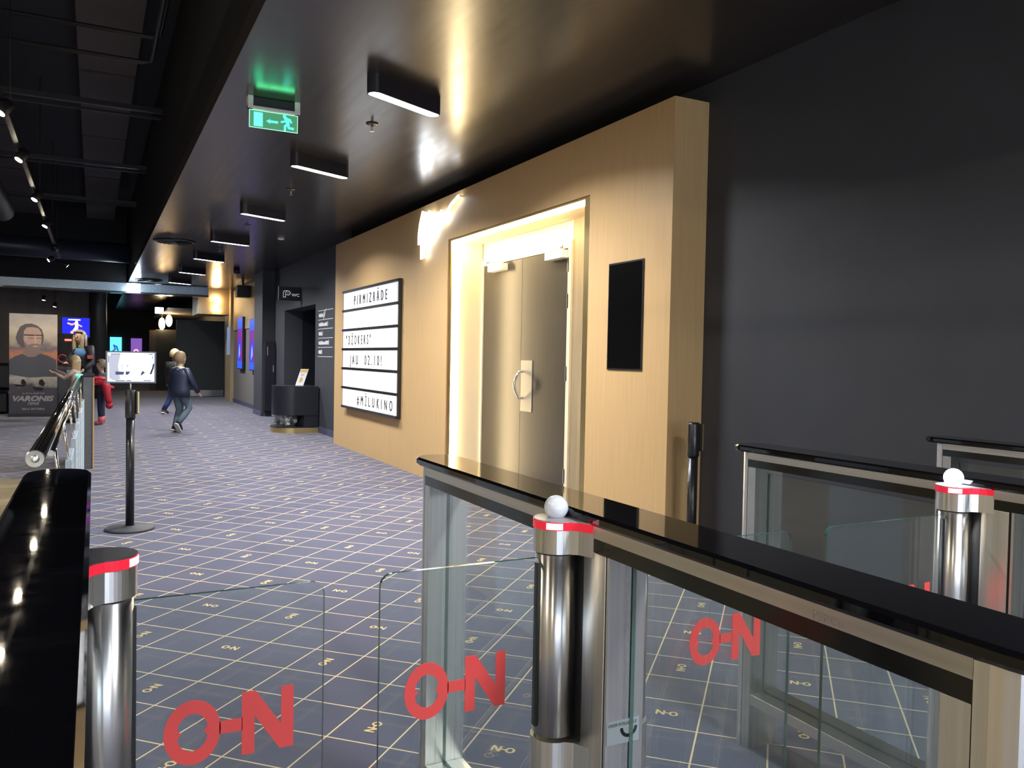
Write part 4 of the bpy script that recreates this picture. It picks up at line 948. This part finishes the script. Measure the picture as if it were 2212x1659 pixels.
gr = person(15.98, -.12, 1.14, math.radians(80), 'small girl in dark clothes and coral boots standing in profile with a red coat',
       dict(eR=(.06, -.12, .63), wR=(.13, -.06, .60), eL=(.06, .12, .63), wL=(.14, .05, .60)),
       [('jacket', mat('dark_top', (.02, .018, .03), .7), .47, 1.02), ('trousers', mat('dark_leggings', (.012, .02, .05), .8)), ('boots', PINK)], (HDB, 0))
mb = MB()
mb.ell((15.80, -.085, .77), (.09, .135, .085), RDC, 16, 12); mb.ell((15.78, -.02, .80), (.05, .06, .05), RDC, 12, 8)
mb.tube([(15.80, -.14, .76), (15.78, -.19, .66), (15.77, -.20, .55), (15.77, -.22, .45), (15.77, -.235, .37)], [.075, .075, .062, .055, .045], RDC, 14)
mb.ell((15.77, -.235, .35), (.05, .062, .065), RDC, 14, 10); mb.tube([(15.80, -.15, .72), (15.80, -.24, .66), (15.80, -.31, .65)], [.05, .035, .02], RDC, 10)
for k in range(4): mb.tube([(15.72+.01*k, -.17+.05*k, .80-.03*k), (15.715, -.07+.02*k, .815-.035*k), (15.73, .02, .79-.03*k)], .012, RDC, 8)
mb.build('red_coat', label='crumpled red padded coat carried by the small girl', cat='coat')
wm = person(17.5, .20, 1.70, math.radians(135), 'woman with very long light hair wearing a dark coat and a blue scarf',
       dict(eR=(.06, -.13, .64), wR=(.15, -.07, .62), eL=(.02, .15, .62), wL=(.14, .16, .55), hd=(.035, .0, .905)),
       [('jacket', mat('dark_coat', (.012, .012, .02), .6), .36, 1.15), ('trousers', mat('black_trousers', (.01, .01, .012), .8)), ('shoes', SHO)], (mat('ash_blond_hair', (.33, .28, .19), .45), .36, 1), adult=True)
MB().loft([[(17.40+.0+.085*math.cos(a)*k, .22+.12*math.sin(a)*k, z) for a in [2*PI*q/14 for q in range(14)]] for k, z in ((.75, 1.33), (1.05, 1.25), (.85, 1.16))], mat('blue_scarf', (.12, .30, .55), .7)).build('blue_scarf', label='light blue scarf around the neck of the long-haired woman', cat='scarf')
MB().box(17.22, 17.29, .02, .12, 1.13, 1.20, mat('red_item', (.55, .10, .08), .4), bev=.01).build('red_box', label='small red box held by the long-haired woman', cat='box')
person(16.5, .30, 1.20, math.radians(78), 'blond girl in a pale pink top raising her hands towards the machine',
       dict(eR=(.10, -.12, .66), wR=(.22, -.10, .74), eL=(.12, .10, .66), wL=(.25, .09, .73)),
       [('shirt', mat('pale_pink_top', (.62, .44, .38), .7), .42, 1.12), ('trousers', mat('grey_leggings', (.15, .13, .14), .8)), ('shoes', SHO)], (HBL, .27), hz=-.35)
MB().lathe([(.03, 0), (.03, -.05)], (2.5, -3.25, 3.0), BLK, 14).ell((2.49, -3.25, 2.94), (.035, .035, .035), BLK, 12, 8).build('camera_body', cm)
MB().ell((2.465, -3.235, 2.955), (.006, .006, .006), emis('tiny_white', (1, 1, 1), 2.), 8, 6).build('indicator_dot', cm)
# rear of the foyer (behind the viewer): wall that the steel and glass reflect
mb = MB(); mb.box(-5.99, -5.97, -3.0, 3.2, .5, 2.7, emis('added_rear_glow', (.74, .85, 1.), 3.2))  # unseen glowing sheet added to brighten the steel
for k, yy in enumerate((-3.0, -2.1, -1.75, -.6, .3, .62, 1.7, 2.4, 3.2)): mb.box(-5.97, -5.92, yy-.05-.09*(k % 2), yy+.05+.09*(k % 2), .5, 2.7, BLKM)  # bar widths chosen to stripe the reflections in the steel
mb.box(-5.97, -5.92, -3.04, 3.24, 1.9, 1.97, BLKM)
struct('added_glazing', mb)
struct('wall_rear', MB().box(-6.2, -6, -3.7, 6, 0, 4.8, mat('pale_rear_wall', (.35, .36, .38), .7)))
